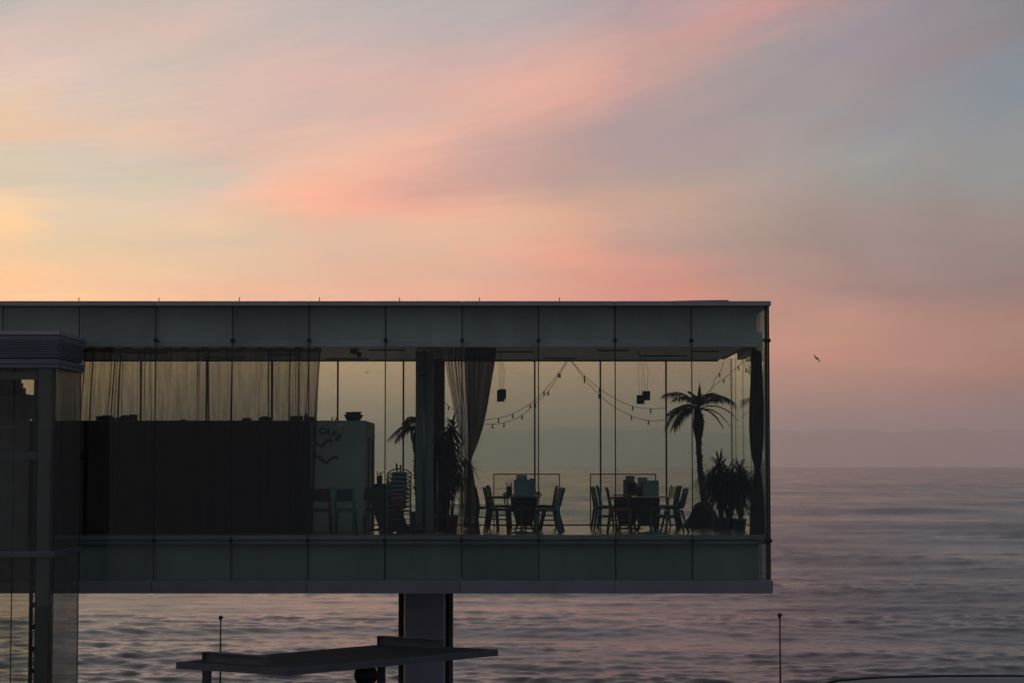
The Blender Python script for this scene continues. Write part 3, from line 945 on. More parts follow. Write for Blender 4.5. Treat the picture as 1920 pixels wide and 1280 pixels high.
P(MB().box((X(633.5, YK), YK - 0.012, Z(798.5, YK)), (X(642, YK), YK - 0.001, Z(794.5, YK))), 'paper_tag', mat('white_paper', (0.7, 0.7, 0.68), 0.8), kit)


def letter(ch, px, py, deg, size, parent):
    cu = bpy.data.curves.new('text', 'FONT')
    cu.body = ch
    cu.size = size
    cu.extrude = 0.004
    cu.offset = 0.010
    cu.align_x = 'CENTER'
    cu.align_y = 'CENTER'
    tmp = bpy.data.objects.new('tmp_text', cu)
    COL.objects.link(tmp)
    dg = bpy.context.evaluated_depsgraph_get()
    me = bpy.data.meshes.new_from_object(tmp.evaluated_get(dg))
    bpy.data.objects.remove(tmp)
    me.name = 'letter'
    me.materials.clear(); me.materials.append(M_PRINT)
    o = bpy.data.objects.new('letter', me)
    COL.objects.link(o)
    o.parent = parent
    w = W(px, py, YK - 0.006)
    o.location = w - Vector(parent.location)
    o.rotation_euler = (PI / 2, R(-deg), 0)   # leaning clockwise along the arc
    return o


for ch, px, py, dg_ in (('C', 603.4, 807.3, 8), ('A', 614.6, 809.6, 20), ('F', 625.8, 813.3, 32), ('E', 634.0, 820.2, 42)):
    letter(ch, px, py, -dg_, 0.175, kit)


def bird_mark(pts, wid):
    """A flat painted gull: a stroke through pts whose width follows wid (pixels)."""
    v = [W(p[0], p[1], YK - 0.004) for p in pts]
    # smooth the stroke
    fine_p, fine_w = [], []
    n = len(v)
    for i in range(n - 1):
        p0, p1, p2, p3 = v[max(i - 1, 0)], v[i], v[i + 1], v[min(i + 2, n - 1)]
        for t in np.linspace(0, 1, 7)[:-1]:
            fine_p.append(0.5 * ((2 * p1) + (p2 - p0) * t + (2 * p0 - 5 * p1 + 4 * p2 - p3) * t * t + (3 * p1 - p0 - 3 * p2 + p3) * t ** 3))
            fine_w.append(wid[i] + (wid[i + 1] - wid[i]) * t)
    fine_p.append(v[-1]); fine_w.append(wid[-1])
    up, dn = [], []
    for i, p in enumerate(fine_p):
        d = (fine_p[min(i + 1, len(fine_p) - 1)] - fine_p[max(i - 1, 0)]).normalized()
        nrm = Vector((-d.z, 0, d.x))
        h = fine_w[i] / 90.0 / 2 * 1.25
        up.append(p + nrm * h); dn.append(p - nrm * h)
    mb = MB()
    off = Vector((0, 0.003, 0))
    mb.sheet([up, dn], False)
    mb.sheet([[p + off for p in up], [p + off for p in dn]], False)
    mb.sheet([up, [p + off for p in up]], False).sheet([dn, [p + off for p in dn]], False)
    return P(mb, 'bird_mark', M_PRINT, kit)


bird_mark([(589, 826), (601.5, 836.5), (609, 830), (617, 824.6), (624.5, 829.5)], [2.5, 3.0, 4.5, 4.5, 1.2])
bird_mark([(588.5, 857.5), (596, 855), (604, 861.5), (611.5, 867.3), (619, 861), (627.8, 856.6), (635.8, 860.8)], [1.5, 4.5, 4.2, 3.0, 4.2, 5, 1.5])

# things on top of the enclosure
KZ = kz + 0.002


def bowl(px, py_t, py_b, w_px, name, label, group=None, m=M_BLACKW, tilt=0.0, Y=YK + 0.45):
    zt, zb = Z(py_t, Y), Z(py_b, Y)
    h = zt - zb
    rr = w_px / 2 / FPX * Y
    c = (X(px, Y), Y, zb)
    prof = [(rr * 0.62, 0), (rr * 0.80, h * 0.4), (rr, h), (rr * 0.93, h), (rr * 0.72, h * 0.45), (rr * 0.5, h * 0.12)]
    o = MB().lathe(prof, (0, 0, 0), 20).build(name, m)
    o.location = c
    o.rotation_euler = (0, R(tilt), 0)
    return tag(o, label, 'bowl', group)


Yb = YK + 0.45
zb0 = KZ - 0.0
# stack of two wide bowls
b1 = bowl(662.5, 776.5, 788.0, 37.5, 'serving_bowl', 'wide dark bowl at the bottom of the stack on the kitchen enclosure', 'bowls on the enclosure')
b1.location.z = KZ
b2 = bowl(662.5, 770.5, 779.5, 32, 'serving_bowl', 'narrower dark bowl nested on top of the wide bowl', 'bowls on the enclosure', tilt=-1.5)
b2.location.z = KZ + 0.085
for px, lean, lab in ((621, 0.04, 'short dark knife handle leaning beside the bowls'), (628, 0.06, 'taller dark leaf-shaped spatula leaning beside the bowls')):
    x0 = X(px, Yb)
    h = 0.085 if px == 621 else 0.10
    o = MB().tube([(0, 0, 0), (lean * 0.5, 0, h * 0.55), (lean, 0, h)], [0.010, 0.017, 0.005], 6).build('spatula', M_BLACKW)
    o.location = (x0, Yb, KZ)
    tag(o, lab, 'utensil')
# dishes and crockery lined up behind the sheer curtain
specs = [(186, 8, 13, 'small dark cup'), (196, 9, 12, 'squat dark jar'), (204, 9, 18, 'dark tilted pot'), (219, 5, 14, 'low dark dish'), (233, 10, 20, 'round dark pot'),
         (249, 9, 13, 'dark square caddy'), (343, 3, 10, 'small low dish beside the first clear stretch'), (462, 4, 14, 'low dark tray'), (497, 8, 24, 'domed dark lid'),
         (556, 7, 20, 'square dark box'), (573, 15, 6, 'tall narrow bottle'), (583, 7, 14, 'round dark jar')]
for px, hpx, wpx, lab in specs:
    hh = hpx * 1.15 / FPX * Yb; rr = wpx * 1.1 / 2 / FPX * Yb
    mb = MB()
    if 'dom' in lab or 'pot' in lab:
        mb.lathe([(rr, 0), (rr, hh * 0.35), (rr * 0.8, hh * 0.7), (rr * 0.35, hh * 0.95), (rr * 0.1, hh)], (0, 0, 0), 14)
    elif 'bottle' in lab:
        mb.lathe([(rr, 0), (rr, hh * 0.6), (rr * 0.4, hh * 0.78), (rr * 0.4, hh)], (0, 0, 0), 10)
    elif 'square' in lab or 'tray' in lab:
        mb.box((-rr, -rr, 0), (rr, rr, hh)).box((-rr * 1.06, -rr * 1.06, hh), (rr * 1.06, rr * 1.06, hh * 1.15))
    else:
        mb.lathe([(rr * 0.8, 0), (rr, hh * 0.5), (rr * 0.95, hh * 0.9), (rr * 0.6, hh)], (0, 0, 0), 12)
    nm = 'cover' if lab.endswith('lid') else lab.split()[-1] if lab.split()[-1] in ('cup', 'jar', 'pot', 'dish', 'caddy', 'tray', 'lid', 'box', 'bottle') else 'dish'
    o = mb.build('kitchen_' + nm, M_BLACKW)
    o.location = (X(px, Yb), Yb, KZ)
    where = {186: 'leftmost on the enclosure behind the sheer curtain', 196: 'second from the left behind the sheer curtain', 204: 'between the squat jar and a low dish',
             219: 'between the two dark pots behind the curtain', 233: 'beside the square caddy behind the curtain', 249: 'right end of the crockery cluster behind the curtain',
             343: 'behind the sheer curtain', 462: 'alone on the middle of the enclosure', 497: 'on the enclosure behind the curtain', 556: 'on the enclosure near the curtain edge',
             573: 'on the enclosure near the curtain edge', 583: 'at the curtain edge on the enclosure'}[px]
    tag(o, lab + ' ' + where if px != 343 else lab + ' of the curtain', nm, 'crockery on the enclosure')

# ------------------------------------------------------------------ curtains
def pleat_path(x0, x1, seed, fold_px=7.0):
    """Plan of a hanging cloth as (u, s, y): walks right with small waves and, here and there, doubles back in a fold."""
    g = random.Random(seed)
    pts = []
    x = x0
    while x < x1:
        if g.random() < 0.42:
            w = g.uniform(0.015, 0.05)
            pts += [(x, 0.0), (x + w, 0.03), (x + w * 0.25, 0.055), (x + w * 1.1, 0.02)]
            x += w * 1.1 + g.uniform(0.01, 0.03)
        else:
            w = g.uniform(0.05, 0.17)
            pts += [(x, 0.0), (x + w * 0.5, g.uniform(-0.03, 0.035))]
            x += w
    pts.append((x1, 0.0))
    return pts


def sheer_curtain():
    Y = 41.62
    pts = pleat_path(X(88, Y), X(598, Y), 21)
    zt = Z(652, Y); zb = 0.02
    # smooth resample
    ctrl = [Vector((a, b, 0)) for a, b in pts]
    fine = []
    n = len(ctrl)
    for i in range(n - 1):
        p0, p1, p2, p3 = ctrl[max(i - 1, 0)], ctrl[i], ctrl[i + 1], ctrl[min(i + 2, n - 1)]
        for t in (0, 0.25, 0.5, 0.75):
            fine.append(0.5 * ((2 * p1) + (p2 - p0) * t + (2 * p0 - 5 * p1 + 4 * p2 - p3) * t * t + (3 * p1 - p0 - 3 * p2 + p3) * t ** 3))
    fine.append(ctrl[-1])
    rows = []
    xr = X(598, Y); xl = X(88, Y)
    for t in np.linspace(0, 1, 26):
        row = []
        z = zt + (zb - zt) * t
        for i, p in enumerate(fine):
            u = (p.x - xl) / (xr - xl)
            # hangs fuller below; the free edge swings to the left, the left part fans towards the tower
            dx = -0.17 * t * max(0, (u - 0.75) / 0.25) ** 1.5
            dx += -0.26 * t * math.exp(-((u - 0.20) / 0.07) ** 2) + 0.05 * t * math.sin(u * 37) + 0.02 * math.sin(t * 5 + u * 60)
            row.append((p.x + dx, Y + p.y * (0.5 + 0.7 * t), z + 0.012 * math.sin(u * 90) * (t < 0.02)))
        rows.append(row)
    root = thing('sheer_curtain', 'long sheer brown curtain drawn across the left of the window', 'curtain', (0, Y, 0))
    P(MB().sheet(rows), 'cloth', C_SHEER, root)
    P(MB().tube([(xl, Y + 0.02, zt + 0.02), (xr + 0.02, Y + 0.02, zt + 0.02)], 0.012, 6), 'curtain_rail', M_DARK, root)
    hd = MB()
    hd.sheet([[(p.x, Y - 0.006 + p.y * 0.5, zt - 0.005) for p in fine], [(p.x, Y - 0.006 + p.y * 0.5, zt - 0.085) for p in fine]])
    P(hd, 'heading_band', C_SHEER, root)


sheer_curtain()


def tied_curtain(name, label, levels, Y, tie_py, m, n_pleat, dense_from=0.0, seed=1, tie_r=0.06, depth=0.10):
    """levels: (py, px_left, px_right) down the cloth."""
    g = random.Random(seed)
    us = []
    u = 0.0
    while u < 1.0:
        d = (1.0 - dense_from) / n_pleat if u >= dense_from else 0.085
        us.append(u)
        u += d * g.uniform(0.6, 1.4)
    us.append(1.0)
    # every pleat: out, back, out
    path = []
    for i in range(len(us) - 1):
        a, b = us[i], us[i + 1]
        w = b - a
        if a >= dense_from:
            path += [(a, 0), (a + w * 1.75, 0.5), (a + w * 0.05, 1.0)]
        else:
            path += [(a, 0), (a + w * 1.25, 0.45), (a + w * 0.92, 0.7)]
    path.append((1.0, 0))
    fine = []
    n = len(path)
    c = [Vector((a, b, 0)) for a, b in path]
    for i in range(n - 1):
        p0, p1, p2, p3 = c[max(i - 1, 0)], c[i], c[i + 1], c[min(i + 2, n - 1)]
        for t in (0, 0.33, 0.66):
            fine.append(0.5 * ((2 * p1) + (p2 - p0) * t + (2 * p0 - 5 * p1 + 4 * p2 - p3) * t * t + (3 * p1 - p0 - 3 * p2 + p3) * t ** 3))
    fine.append(c[-1])
    pys = [l[0] for l in levels]
    rows = []
    for py in np.concatenate([np.linspace(levels[0][0], tie_py, 22), np.linspace(tie_py, levels[-1][0], 16)[1:]]):
        l_ = np.interp(py, pys, [l[1] for l in levels]); r_ = np.interp(py, pys, [l[2] for l in levels])
        xa, xb = X(l_, Y, py), X(r_, Y, py)
        sq = min(1.0, abs(xb - xa) / 0.5)
        rows.append([(xa + (xb - xa) * min(max(p.x, 0), 1), Y + depth * p.y * (0.35 + 0.65 * sq) + 0.02 * (1 - sq), Z(py, Y)) for p in fine])
    root = thing(name, label, 'curtain', (X(levels[0][1], Y), Y, 0))
    P(MB().sheet(rows), 'cloth', m, root)
    tz = Z(tie_py, Y)
    tl = np.interp(tie_py, pys, [l[1] for l in levels]); tr_ = np.interp(tie_py, pys, [l[2] for l in levels])
    cx_ = (X(tl, Y) + X(tr_, Y)) / 2; rw = (X(tr_, Y) - X(tl, Y)) / 2 + 0.012
    ring = [(cx_ + rw * math.cos(a), Y + 0.04 + (depth * 0.5 + 0.02) * math.sin(a), tz + 0.01 * math.cos(a)) for a in np.linspace(0, 2 * PI, 17)]
    P(MB().tube(ring, 0.012, 6), 'tie_back', M_BAG, root)


tied_curtain('tied_curtain', 'charcoal curtain gathered and tied back beside the column', [(651, 835, 931), (675, 834, 928.5), (720, 841, 921), (767, 850.5, 913), (800, 858, 906), (831, 866, 896), (852, 872, 887), (866, 874, 882.5), (874, 871.5, 885.5), (900, 865, 889.5), (930, 861, 893), (958, 859, 896), (1001, 857, 900.5)], 41.75, 866, C_TIE, 15, 0.34, 4, depth=0.16)
tied_curtain('tied_curtain', 'dark curtain tied back in the right front corner', [(652, 1409, 1428), (700, 1408.5, 1430), (760, 1405.5, 1432), (800, 1405, 1432), (840, 1407.5, 1431), (862, 1411, 1429), (880, 1416.5, 1426), (890, 1414.5, 1428), (915, 1409.5, 1431), (950, 1407, 1433.5), (1001, 1406, 1435)], 41.8, 880, C_THICK, 9, 0.0, 9, depth=0.10)

# ------------------------------------------------------------------ furniture
def leg_bar(p, q, r0=0.018, r1=0.013):
    return MB().tube([p, q], [r0, r1], 8)


def chair(kind, label, m_frame, m_seat, loc, rz, group='chairs in the cafe', tall=1.06):
    """A chair that faces its local +y; the seat is at 0.45 m."""
    t = thing({'wood': 'cafe_chair', 'arm': 'arm_chair', 'shell': 'shell_chair', 'tub': 'padded_chair', 'hoop': 'stacking_chair'}[kind], label, 'chair', loc, rz, group)
    t.scale = (1.0, 1.0, tall if kind in ('wood', 'arm', 'shell') else 1.0)
    if kind in ('wood', 'arm'):
        MB().box((-0.21, -0.2, 0.415), (0.21, 0.22, 0.465)).build('seat', m_seat, t, 0.010)
        for s in (-1, 1):
            leg_bar((s * 0.185, 0.19, 0.44), (s * 0.20, 0.225, 0), 0.027, 0.021).build('leg', m_frame, t)
            MB().tube([(s * 0.19, -0.26, 0), (s * 0.185, -0.19, 0.44), (s * 0.185, -0.215, 0.62), (s * 0.18, -0.28, 0.87)], [0.021, 0.031, 0.026, 0.020], 8).build('leg', m_frame, t)
            MB().tube([(s * 0.19, -0.2, 0.25), (s * 0.195, 0.2, 0.25)], 0.010, 6).build('side_stretcher', m_frame, t)
        rows = []
        for z_, y_ in ((0.84, -0.262), (0.76, -0.243), (0.66, -0.222), (0.60, -0.212)):
            rows.append([(x_, y_ - 0.03 * math.cos(x_ / 0.19 * PI / 2) + 0.012, z_) for x_ in np.linspace(-0.175, 0.175, 9)])
        mb = MB().sheet(rows)
        mb.sheet([[(a, b + 0.016, c) for a, b, c in r] for r in rows])
        mb.build('backrest', m_seat, t)
        MB().tube([(-0.18, -0.2, 0.415), (0.18, -0.2, 0.415)], 0.014, 6).build('rear_rail', m_frame, t)
        if kind == 'arm':
            for s in (-1, 1):
                MB().tube([(s * 0.2, -0.225, 0.66), (s * 0.235, -0.05, 0.675), (s * 0.235, 0.16, 0.67), (s * 0.22, 0.20, 0.655)], [0.014, 0.02, 0.022, 0.016], 8).build('armrest', m_frame, t)
                MB().tube([(s * 0.225, 0.15, 0.66), (s * 0.195, 0.19, 0.44)], 0.014, 8).build('arm_post', m_frame, t)
    elif kind == 'shell':
        # moulded shell with an open oval in the back
        rows = []
        prof = [(0.24, 0.44), (0.20, 0.455), (0.05, 0.445), (-0.10, 0.445), (-0.19, 0.475), (-0.225, 0.54), (-0.24, 0.62), (-0.262, 0.70), (-0.285, 0.78), (-0.30, 0.845)]
        wid = [0.19, 0.21, 0.22, 0.22, 0.225, 0.22, 0.205, 0.195, 0.18, 0.155]
        for (y_, z_), w_ in zip(prof, wid):
            row = []
            for u in np.linspace(-1, 1, 13):
                k = abs(u) ** 2.4
                row.append((w_ * u, y_ + 0.06 * k * (z_ > 0.47), z_ + 0.045 * k * (z_ <= 0.54)))
            rows.append(row)
        mb = MB().sheet(rows)
        # cut the oval
        keep = []
        sm = []
        nc = 13
        for f, s in zip(mb.f, mb.smooth):
            r0 = min(f) // nc; c0 = min(f) % nc
            if r0 in (5, 6) and 3 <= c0 <= 8:
                continue
            keep.append(f); sm.append(s)
        mb.f, mb.smooth = keep, sm
        o = mb.build('shell', m_seat, t)
        sd = o.modifiers.new('thickness', 'SOLIDIFY'); sd.thickness = 0.022
        for sx_ in (-1, 1):
            leg_bar((sx_ * 0.15, 0.13, 0.435), (sx_ * 0.22, 0.235, 0), 0.030, 0.020).build('leg', m_frame, t)
            leg_bar((sx_ * 0.15, -0.12, 0.435), (sx_ * 0.22, -0.25, 0), 0.030, 0.020).build('leg', m_frame, t)
        MB().beam((-0.15, 0.13, 0.42), (0.15, 0.13, 0.42), 0.03, 0.03).build('front_rail', m_frame, t)
        MB().beam((-0.15, -0.12, 0.42), (0.15, -0.12, 0.42), 0.03, 0.03).build('rear_rail', m_frame, t)
    elif kind == 'tub':
        MB().box((-0.25, -0.22, 0.40), (0.25, 0.25, 0.50)).build('seat_cushion', m_seat, t, 0.03)
        MB().prism([(-0.16, 0.13), (0.16, 0.13), (0.23, 0.40), (-0.23, 0.40)], 'y', -0.19, 0.22).build('base', m_seat, t, 0.02)
        rows = []
        for z_, k in ((0.40, 1.0), (0.55, 1.02), (0.66, 1.05), (0.70, 1.03)):
            rows.append([(0.27 * k * math.sin(a), -0.02 - 0.24 * k * math.cos(a), z_) for a in np.linspace(-1.5, 1.5, 15)])
        o = MB().sheet(rows).build('backrest', m_seat, t)
        sd = o.modifiers.new('thickness', 'SOLIDIFY'); sd.thickness = 0.05
        for sx_ in (-1, 1):
            for sy_ in (-1, 1):
                MB().tube([(sx_ * 0.13, sy_ * 0.15, 0.16), (sx_ * 0.19, sy_ * 0.19, 0)], [0.022, 0.016], 8).build('leg', M_BLACKW, t)
    elif kind == 'hoop':
        # tubular frame: leg - hoop - leg at the back, seat and back pad
        pts = [(-0.23, -0.27, 0), (-0.225, -0.22, 0.45), (-0.235, -0.25, 0.70)]
        for a in np.linspace(PI, 0, 11):
            pts.append((0.24 * math.cos(a), -0.26 - 0.03 * math.sin(a), 0.74 + 0.12 * math.sin(a)))
        pts += [(0.235, -0.25, 0.70), (0.225, -0.22, 0.45), (0.23, -0.27, 0)]
        MB().tube(pts, 0.0135, 8).build('back_hoop', m_frame, t)
        for z_ in (0.79, 0.70):
            MB().tube([(-0.235, -0.25, z_ - 0.03), (-0.12, -0.275, z_), (0.0, -0.285, z_ + 0.008), (0.12, -0.275, z_), (0.235, -0.25, z_ - 0.03)], 0.011, 6).build('back_rail', M_CHROME, t)
        rows = [[(x_, -0.268 - 0.03 * math.cos(x_ / 0.16 * 1.2) + 0.02 + 0.02 * (0.80 - z_), z_) for x_ in np.linspace(-0.15, 0.15, 7)] for z_ in (0.79, 0.68, 0.57, 0.50)]
        o = MB().sheet(rows).build('backrest', m_seat, t)
        sd = o.modifiers.new('thickness', 'SOLIDIFY'); sd.thickness = 0.012
        MB().box((-0.20, -0.2, 0.44), (0.20, 0.21, 0.465)).build('seat', m_seat, t, 0.008)
        for s in (-1, 1):
            MB().tube([(s * 0.215, -0.2, 0.43), (s * 0.215, 0.19, 0.43), (s * 0.23, 0.23, 0)], 0.0125, 8).build('leg', m_frame, t)
        MB().tube([(-0.225, -0.235, 0.30), (0.225, -0.235, 0.30)], 0.009, 6).build('stretcher', m_frame, t)
    return t


def pxf(px, Y):
    return (X(px, Y, 990), Y, 0.0)


# two chairs standing against the kitchen enclosure, backs to the window
chair('wood', 'brown wooden chair half behind the sheer curtain by the enclosure', M_BROWNW, M_BROWNW, pxf(602, 42.4), 0.04)
chair('wood', 'teal-legged chair standing right of the brown chair by the enclosure', M_TEAL, M_TEALD, pxf(648, 42.35), -0.03)
chair('arm', 'brown armchair turned away at the corner of the kitchen enclosure', M_BROWNW, M_BROWNW, pxf(690, 43.6), 0.5)

# stack of hoop-backed chairs
n_st = 6
names = ['lowest chair of the stack, red back pad and pale blue legs', 'second chair up in the stack of hoop-backed chairs', 'third chair up in the stack of hoop-backed chairs',
         'fourth chair up in the stack of hoop-backed chairs', 'fifth chair up in the stack of hoop-backed chairs', 'topmost chair of the stack, its hoop clear of the rest']
base = chair('hoop', names[0], M_TEAL, M_REDSEAT, pxf(748, 42.0), 0.03, 'stacked hoop-backed chairs')
for k in range(1, n_st):
    dup(base, (base.location.x + 0.004 * (k % 2), 42.0 + 0.012 * k, 0.086 * k), 0.03 + 0.012 * (k % 3 - 1), names[k])

# chairs round the left table
chair('wood', 'black chair farthest left at the left table', M_BLACKW, M_BLACKW, pxf(914, 44.6), -PI / 2 + 0.06)
chair('arm', 'dark armchair in front at the left side of the left table', M_BLACKW, M_BLACKW, pxf(934, 42.7), -PI / 2 - 0.12)
chair('wood', 'dark green chair tucked behind the armchair at the left table', M_GREENW, M_GREENW, pxf(938, 46.2), -PI / 2 + 0.1)
chair('wood', 'teal grey chair in front at the right side of the left table', M_TEAL, M_GREENW, pxf(1026, 42.3), PI / 2 + 0.10)
chair('shell', 'dark shell chair behind the teal chair at the left table', M_BLACKW, M_BLACKW, pxf(1033, 43.2), PI / 2 - 0.12)
chair('tub', 'black padded chair behind the pedestal of the left table', M_BLACKW, M_BAG, pxf(983, 43.4), PI)
chair('wood', 'brown chair on the far right of the left rear table', M_BROWNW, M_BROWNW, pxf(1021, 46.0), PI / 2)
# chairs round the right table
chair('wood', 'dark green chair farthest left at the right table', M_GREENW, M_GREENW, pxf(1134, 44.8), -PI / 2 + 0.12)
chair('wood', 'grey green chair beside the rust-red armchair at the right table', M_TEAL, M_GREENW, pxf(1143, 46.0), -PI / 2 - 0.1)
chair('arm', 'rust-red armchair in front at the left side of the right table', M_RUST, M_RUST, pxf(1163, 42.3), -PI / 2 - 0.08)
chair('shell', 'navy shell chair with open oval back at the right table', M_NAVY, M_NAVY, pxf(1264, 42.4), PI / 2 + 0.14)
chair('wood', 'dark green chair second from the right at the right table', M_GREENW, M_GREENW, pxf(1247, 44.2), PI / 2 - 0.06)
chair('wood', 'black chair tucked in at the far right of the right table', M_BLACKW, M_BLACKW, pxf(1252, 45.4), PI / 2)
chair('tub', 'black padded chair behind the pedestal of the right table', M_BLACKW, M_BAG, pxf(1212, 43.6), PI)
chair('tub', 'black padded chair under the left end of the right rear table', M_BLACKW, M_BAG, pxf(1176, 44.3), PI)
chair('wood', 'pale wooden chair facing us beyond the right table', M_BEIGE, M_BEIGE, pxf(1243, 46.4), PI / 2 + 0.3)


def table(label, px, Y, w_px, m_top, m_leg, depth=0.7, h=0.745):
    t = thing('pedestal_table', label, 'table', pxf(px, Y), 0, 'cafe tables')
    w = w_px / FPX * Y
    MB().box((-w / 2, -depth / 2, h - 0.028), (w / 2, depth / 2, h)).build('tabletop', m_top, t, 0.006)
    MB().lathe([(0.034, 0.02), (0.020, 0.12), (0.022, 0.45), (0.034, 0.60), (0.07, 0.67), (0.16, h - 0.03)], (0, 0, 0), 12).build('pedestal', m_leg, t)
    MB().lathe([(0.30, 0), (0.30, 0.012), (0.10, 0.03), (0.03, 0.05)], (0, 0, 0), 20).build('foot', m_leg, t)
    return t


M_TABLE = mat('dark_table_top', (0.10, 0.06, 0.04), 0.35, 0, 0.2, 6)
M_TABLEL = mat('pale_table_top', (0.34, 0.25, 0.15), 0.3, 0, 0.15, 6)
table('dark-topped pedestal table in front at the left group', 978, 42.4, 70, M_TABLE, M_TEALD)
table('pale-topped table behind the left front table', 985, 45.3, 62, M_TABLEL, M_BLACKW)
table('dark-edged pedestal table in front at the right group', 1221, 42.2, 70, M_TABLEL, M_TEALD)
table('pale-topped table behind and left of the right front table', 1180, 45.2, 64, M_TABLEL, M_BLACKW)
table('small tall table beside the kitchen enclosure corner', 712, 44.2, 18, M_BLACKW, M_BLACKW, 0.3, 0.98)
TH = 0.746


def card(label, pxa, pya, pxb, Y, m, dy=0.012, lean=0.04, zbase=TH):
    """A menu card standing on a table."""
    x0, x1 = X(pxa, Y, 910), X(pxb, Y, 910)
    h = Z(pya, Y) - zbase
    o = MB().prism([(0, 0), (dy, 0), (dy + lean, h), (lean, h)], 'x', -(x1 - x0) / 2, (x1 - x0) / 2).build('menu_card', m, None, 0.002)
    o.location = ((x0 + x1) / 2, Y, zbase)
    return tag(o, label, 'menu', 'menus standing on the tables')


card('large pale blue menu in front on the left table', 963.5, 898.5, 993, 42.30, M_MENU)
card('grey menu sticking up behind the large blue menu', 968, 890, 988.5, 42.40, M_MENUG)
card('narrow blue-grey menu right of the large menu on the left table', 993, 896.5, 1001.5, 42.42, M_MENU)
card('large blue menu on the right front table', 1206, 900, 1235.5, 42.2, M_MENU)
card('wide grey menu behind the cutlery pot on the right table', 1196, 894.5, 1214, 42.42, M_MENUG)
card('tall grey menu at the back of the right table group', 1173, 891.5, 1190, 44.95, M_MENUG)
card('pale blue menu far left of the right table group', 1168.5, 899, 1179, 44.9, M_MENU)
card('brown-grey menu left of the cutlery pot on the right group', 1177, 904, 1194, 44.85, M_SACK)


def pot(label, px, Y, h, r, zbase, m=M_BLACKW, n=6, seed=0):
    t = thing('cutlery_pot', label, 'cutlery pot', (X(px, Y, 915), Y, zbase), 0, 'cutlery pots')
    MB().lathe([(r * 0.85, 0), (r, h * 0.3), (r, h * 0.95), (r * 1.03, h), (r * 0.9, h), (r * 0.85, h * 0.1)], (0, 0, 0), 14).build('pot', m, t)
    g = random.Random(seed)
    for i in range(n):
        a = g.uniform(0, 6.28); l_ = g.uniform(0.05, 0.11)
        MB().tube([(0, 0, h * 0.5), (r * 0.7 * math.cos(a), r * 0.7 * math.sin(a), h), (r * 1.3 * math.cos(a), r * 1.3 * math.sin(a), h + l_)], [0.004, 0.005, 0.008], 5).build('cutlery', M_BLACKW, t)
    return t


pot('black pot of cutlery beside the menus on the left table', 954.8, 42.35, 0.19, 0.058, TH, seed=1)
pot('black pot of cutlery between the menus on the right table', 1198.5, 42.25, 0.17, 0.06, TH, seed=2)
pot('dark pot of utensils on the tall table by the enclosure', 711.5, 44.2, 0.16, 0.06, 0.982, seed=3, n=9)
o = MB().lathe([(0.035, 0), (0.04, 0.03), (0.03, 0.06), (0.012, 0.075)], (0, 0, 0), 12).build('condiment_jar', M_BEIGE)
o.location = (X(946.5, 42.3), 42.3, TH); tag(o, 'small pale jar at the left end of the left table', 'jar')
o = MB().box((-0.07, -0.05, 0), (0.07, 0.05, 0.05)).build('napkin_box', M_BEIGE, None, 0.004)
o.location = (X(1007, 45.2), 45.2, TH); tag(o, 'flat pale napkin box on the pale rear table', 'napkin box')
for px, h, lab in ((744.5, 0.30, 'taller dark stick poking up behind the chair stack'), (749.5, 0.27, 'shorter dark stick poking up behind the chair stack')):
    o = MB().tube([(0, 0, 0.0), (0.01, 0, 1.1), (-0.012 if px < 747 else 0.02, 0, 1.10 + h)], [0.015, 0.015, 0.022], 7).build('broom_handle', M_BROWNW)
    o.location = (X(px, 42.9), 42.9, 0); tag(o, lab, 'broom')
# board leaning by the stack
t = thing('leaning_board', 'dark board leaning between the enclosure and the chair stack', 'board', pxf(738, 42.5))
MB().beam((0.03, 0.0, 0.02), (-0.30, 0.05, 0.93), 0.55, 0.09, (0, 1, 0)).build('panel', M_BLACKW, t)
# low shapes on the floor
for px, Y, r, h, lab in ((772, 42.2, 0.22, 0.14, 'crumpled dark bag on the floor by the column'), (757, 42.05, 0.16, 0.07, 'flat dark cloth on the floor under the chair stack')):
    rows = []
    g = random.Random(px)
    for i in range(7):
        ph = i / 6 * PI / 2
        rows.append([(r * math.cos(ph) * math.cos(a) * (1 + 0.2 * math.sin(3 * a + i)), 0.6 * r * math.cos(ph) * math.sin(a) * (1 + 0.15 * math.cos(2 * a + i)), h * math.sin(ph) * (1 + 0.2 * math.sin(4 * a))) for a in np.linspace(0, 2 * PI, 15)[:-1]])
    o = MB().sheet(rows, True, True).build('cloth_bag', M_BAG)
    o.location = pxf(px, Y); tag(o, lab, 'bag')
# thin pole stand behind the column
t = thing('pole_stand', 'thin metal pole stand on a round foot beside the plants', 'stand', pxf(820, 42.2))
MB().tube([(0, 0, 0.02), (0, 0, 1.45)], 0.010, 6).build('pole', M_CHROME, t)
MB().lathe([(0.16, 0), (0.16, 0.012), (0.03, 0.03)], (0, 0, 0), 16).build('foot', M_CHROME, t)
# low framed screens in front of the rear glass
for pa, pb, lab in ((925, 1050, 'low clear screen in thin dark frame behind the left table'), (1106, 1230, 'low clear screen in thin dark frame behind the right table')):
    Y = 47.5
    t = thing('glass_screen', lab, 'screen', ((X(pa, Y) + X(pb, Y)) / 2, Y, 0), 0, 'low glass screens')
    w = (X(pb, Y) - X(pa, Y)) / 2; h = Z(887.5, Y)
    f = MB().box((-w, 0, 0.0), (-w + 0.022, 0.03, h)).box((w - 0.022, 0, 0.0), (w, 0.03, h)).box((-w + 0.022, 0, h - 0.022), (w - 0.022, 0.03, h)).box((-w + 0.022, 0, 0.0), (w - 0.022, 0.03, 0.03))
    f.build('frame', M_SEAL, t)
    MB().box((-w + 0.022, 0.011, 0.03), (w - 0.022, 0.019, h - 0.022)).build('pane', glass_mat('clear_screen', (0.97, 0.98, 0.95)), t)

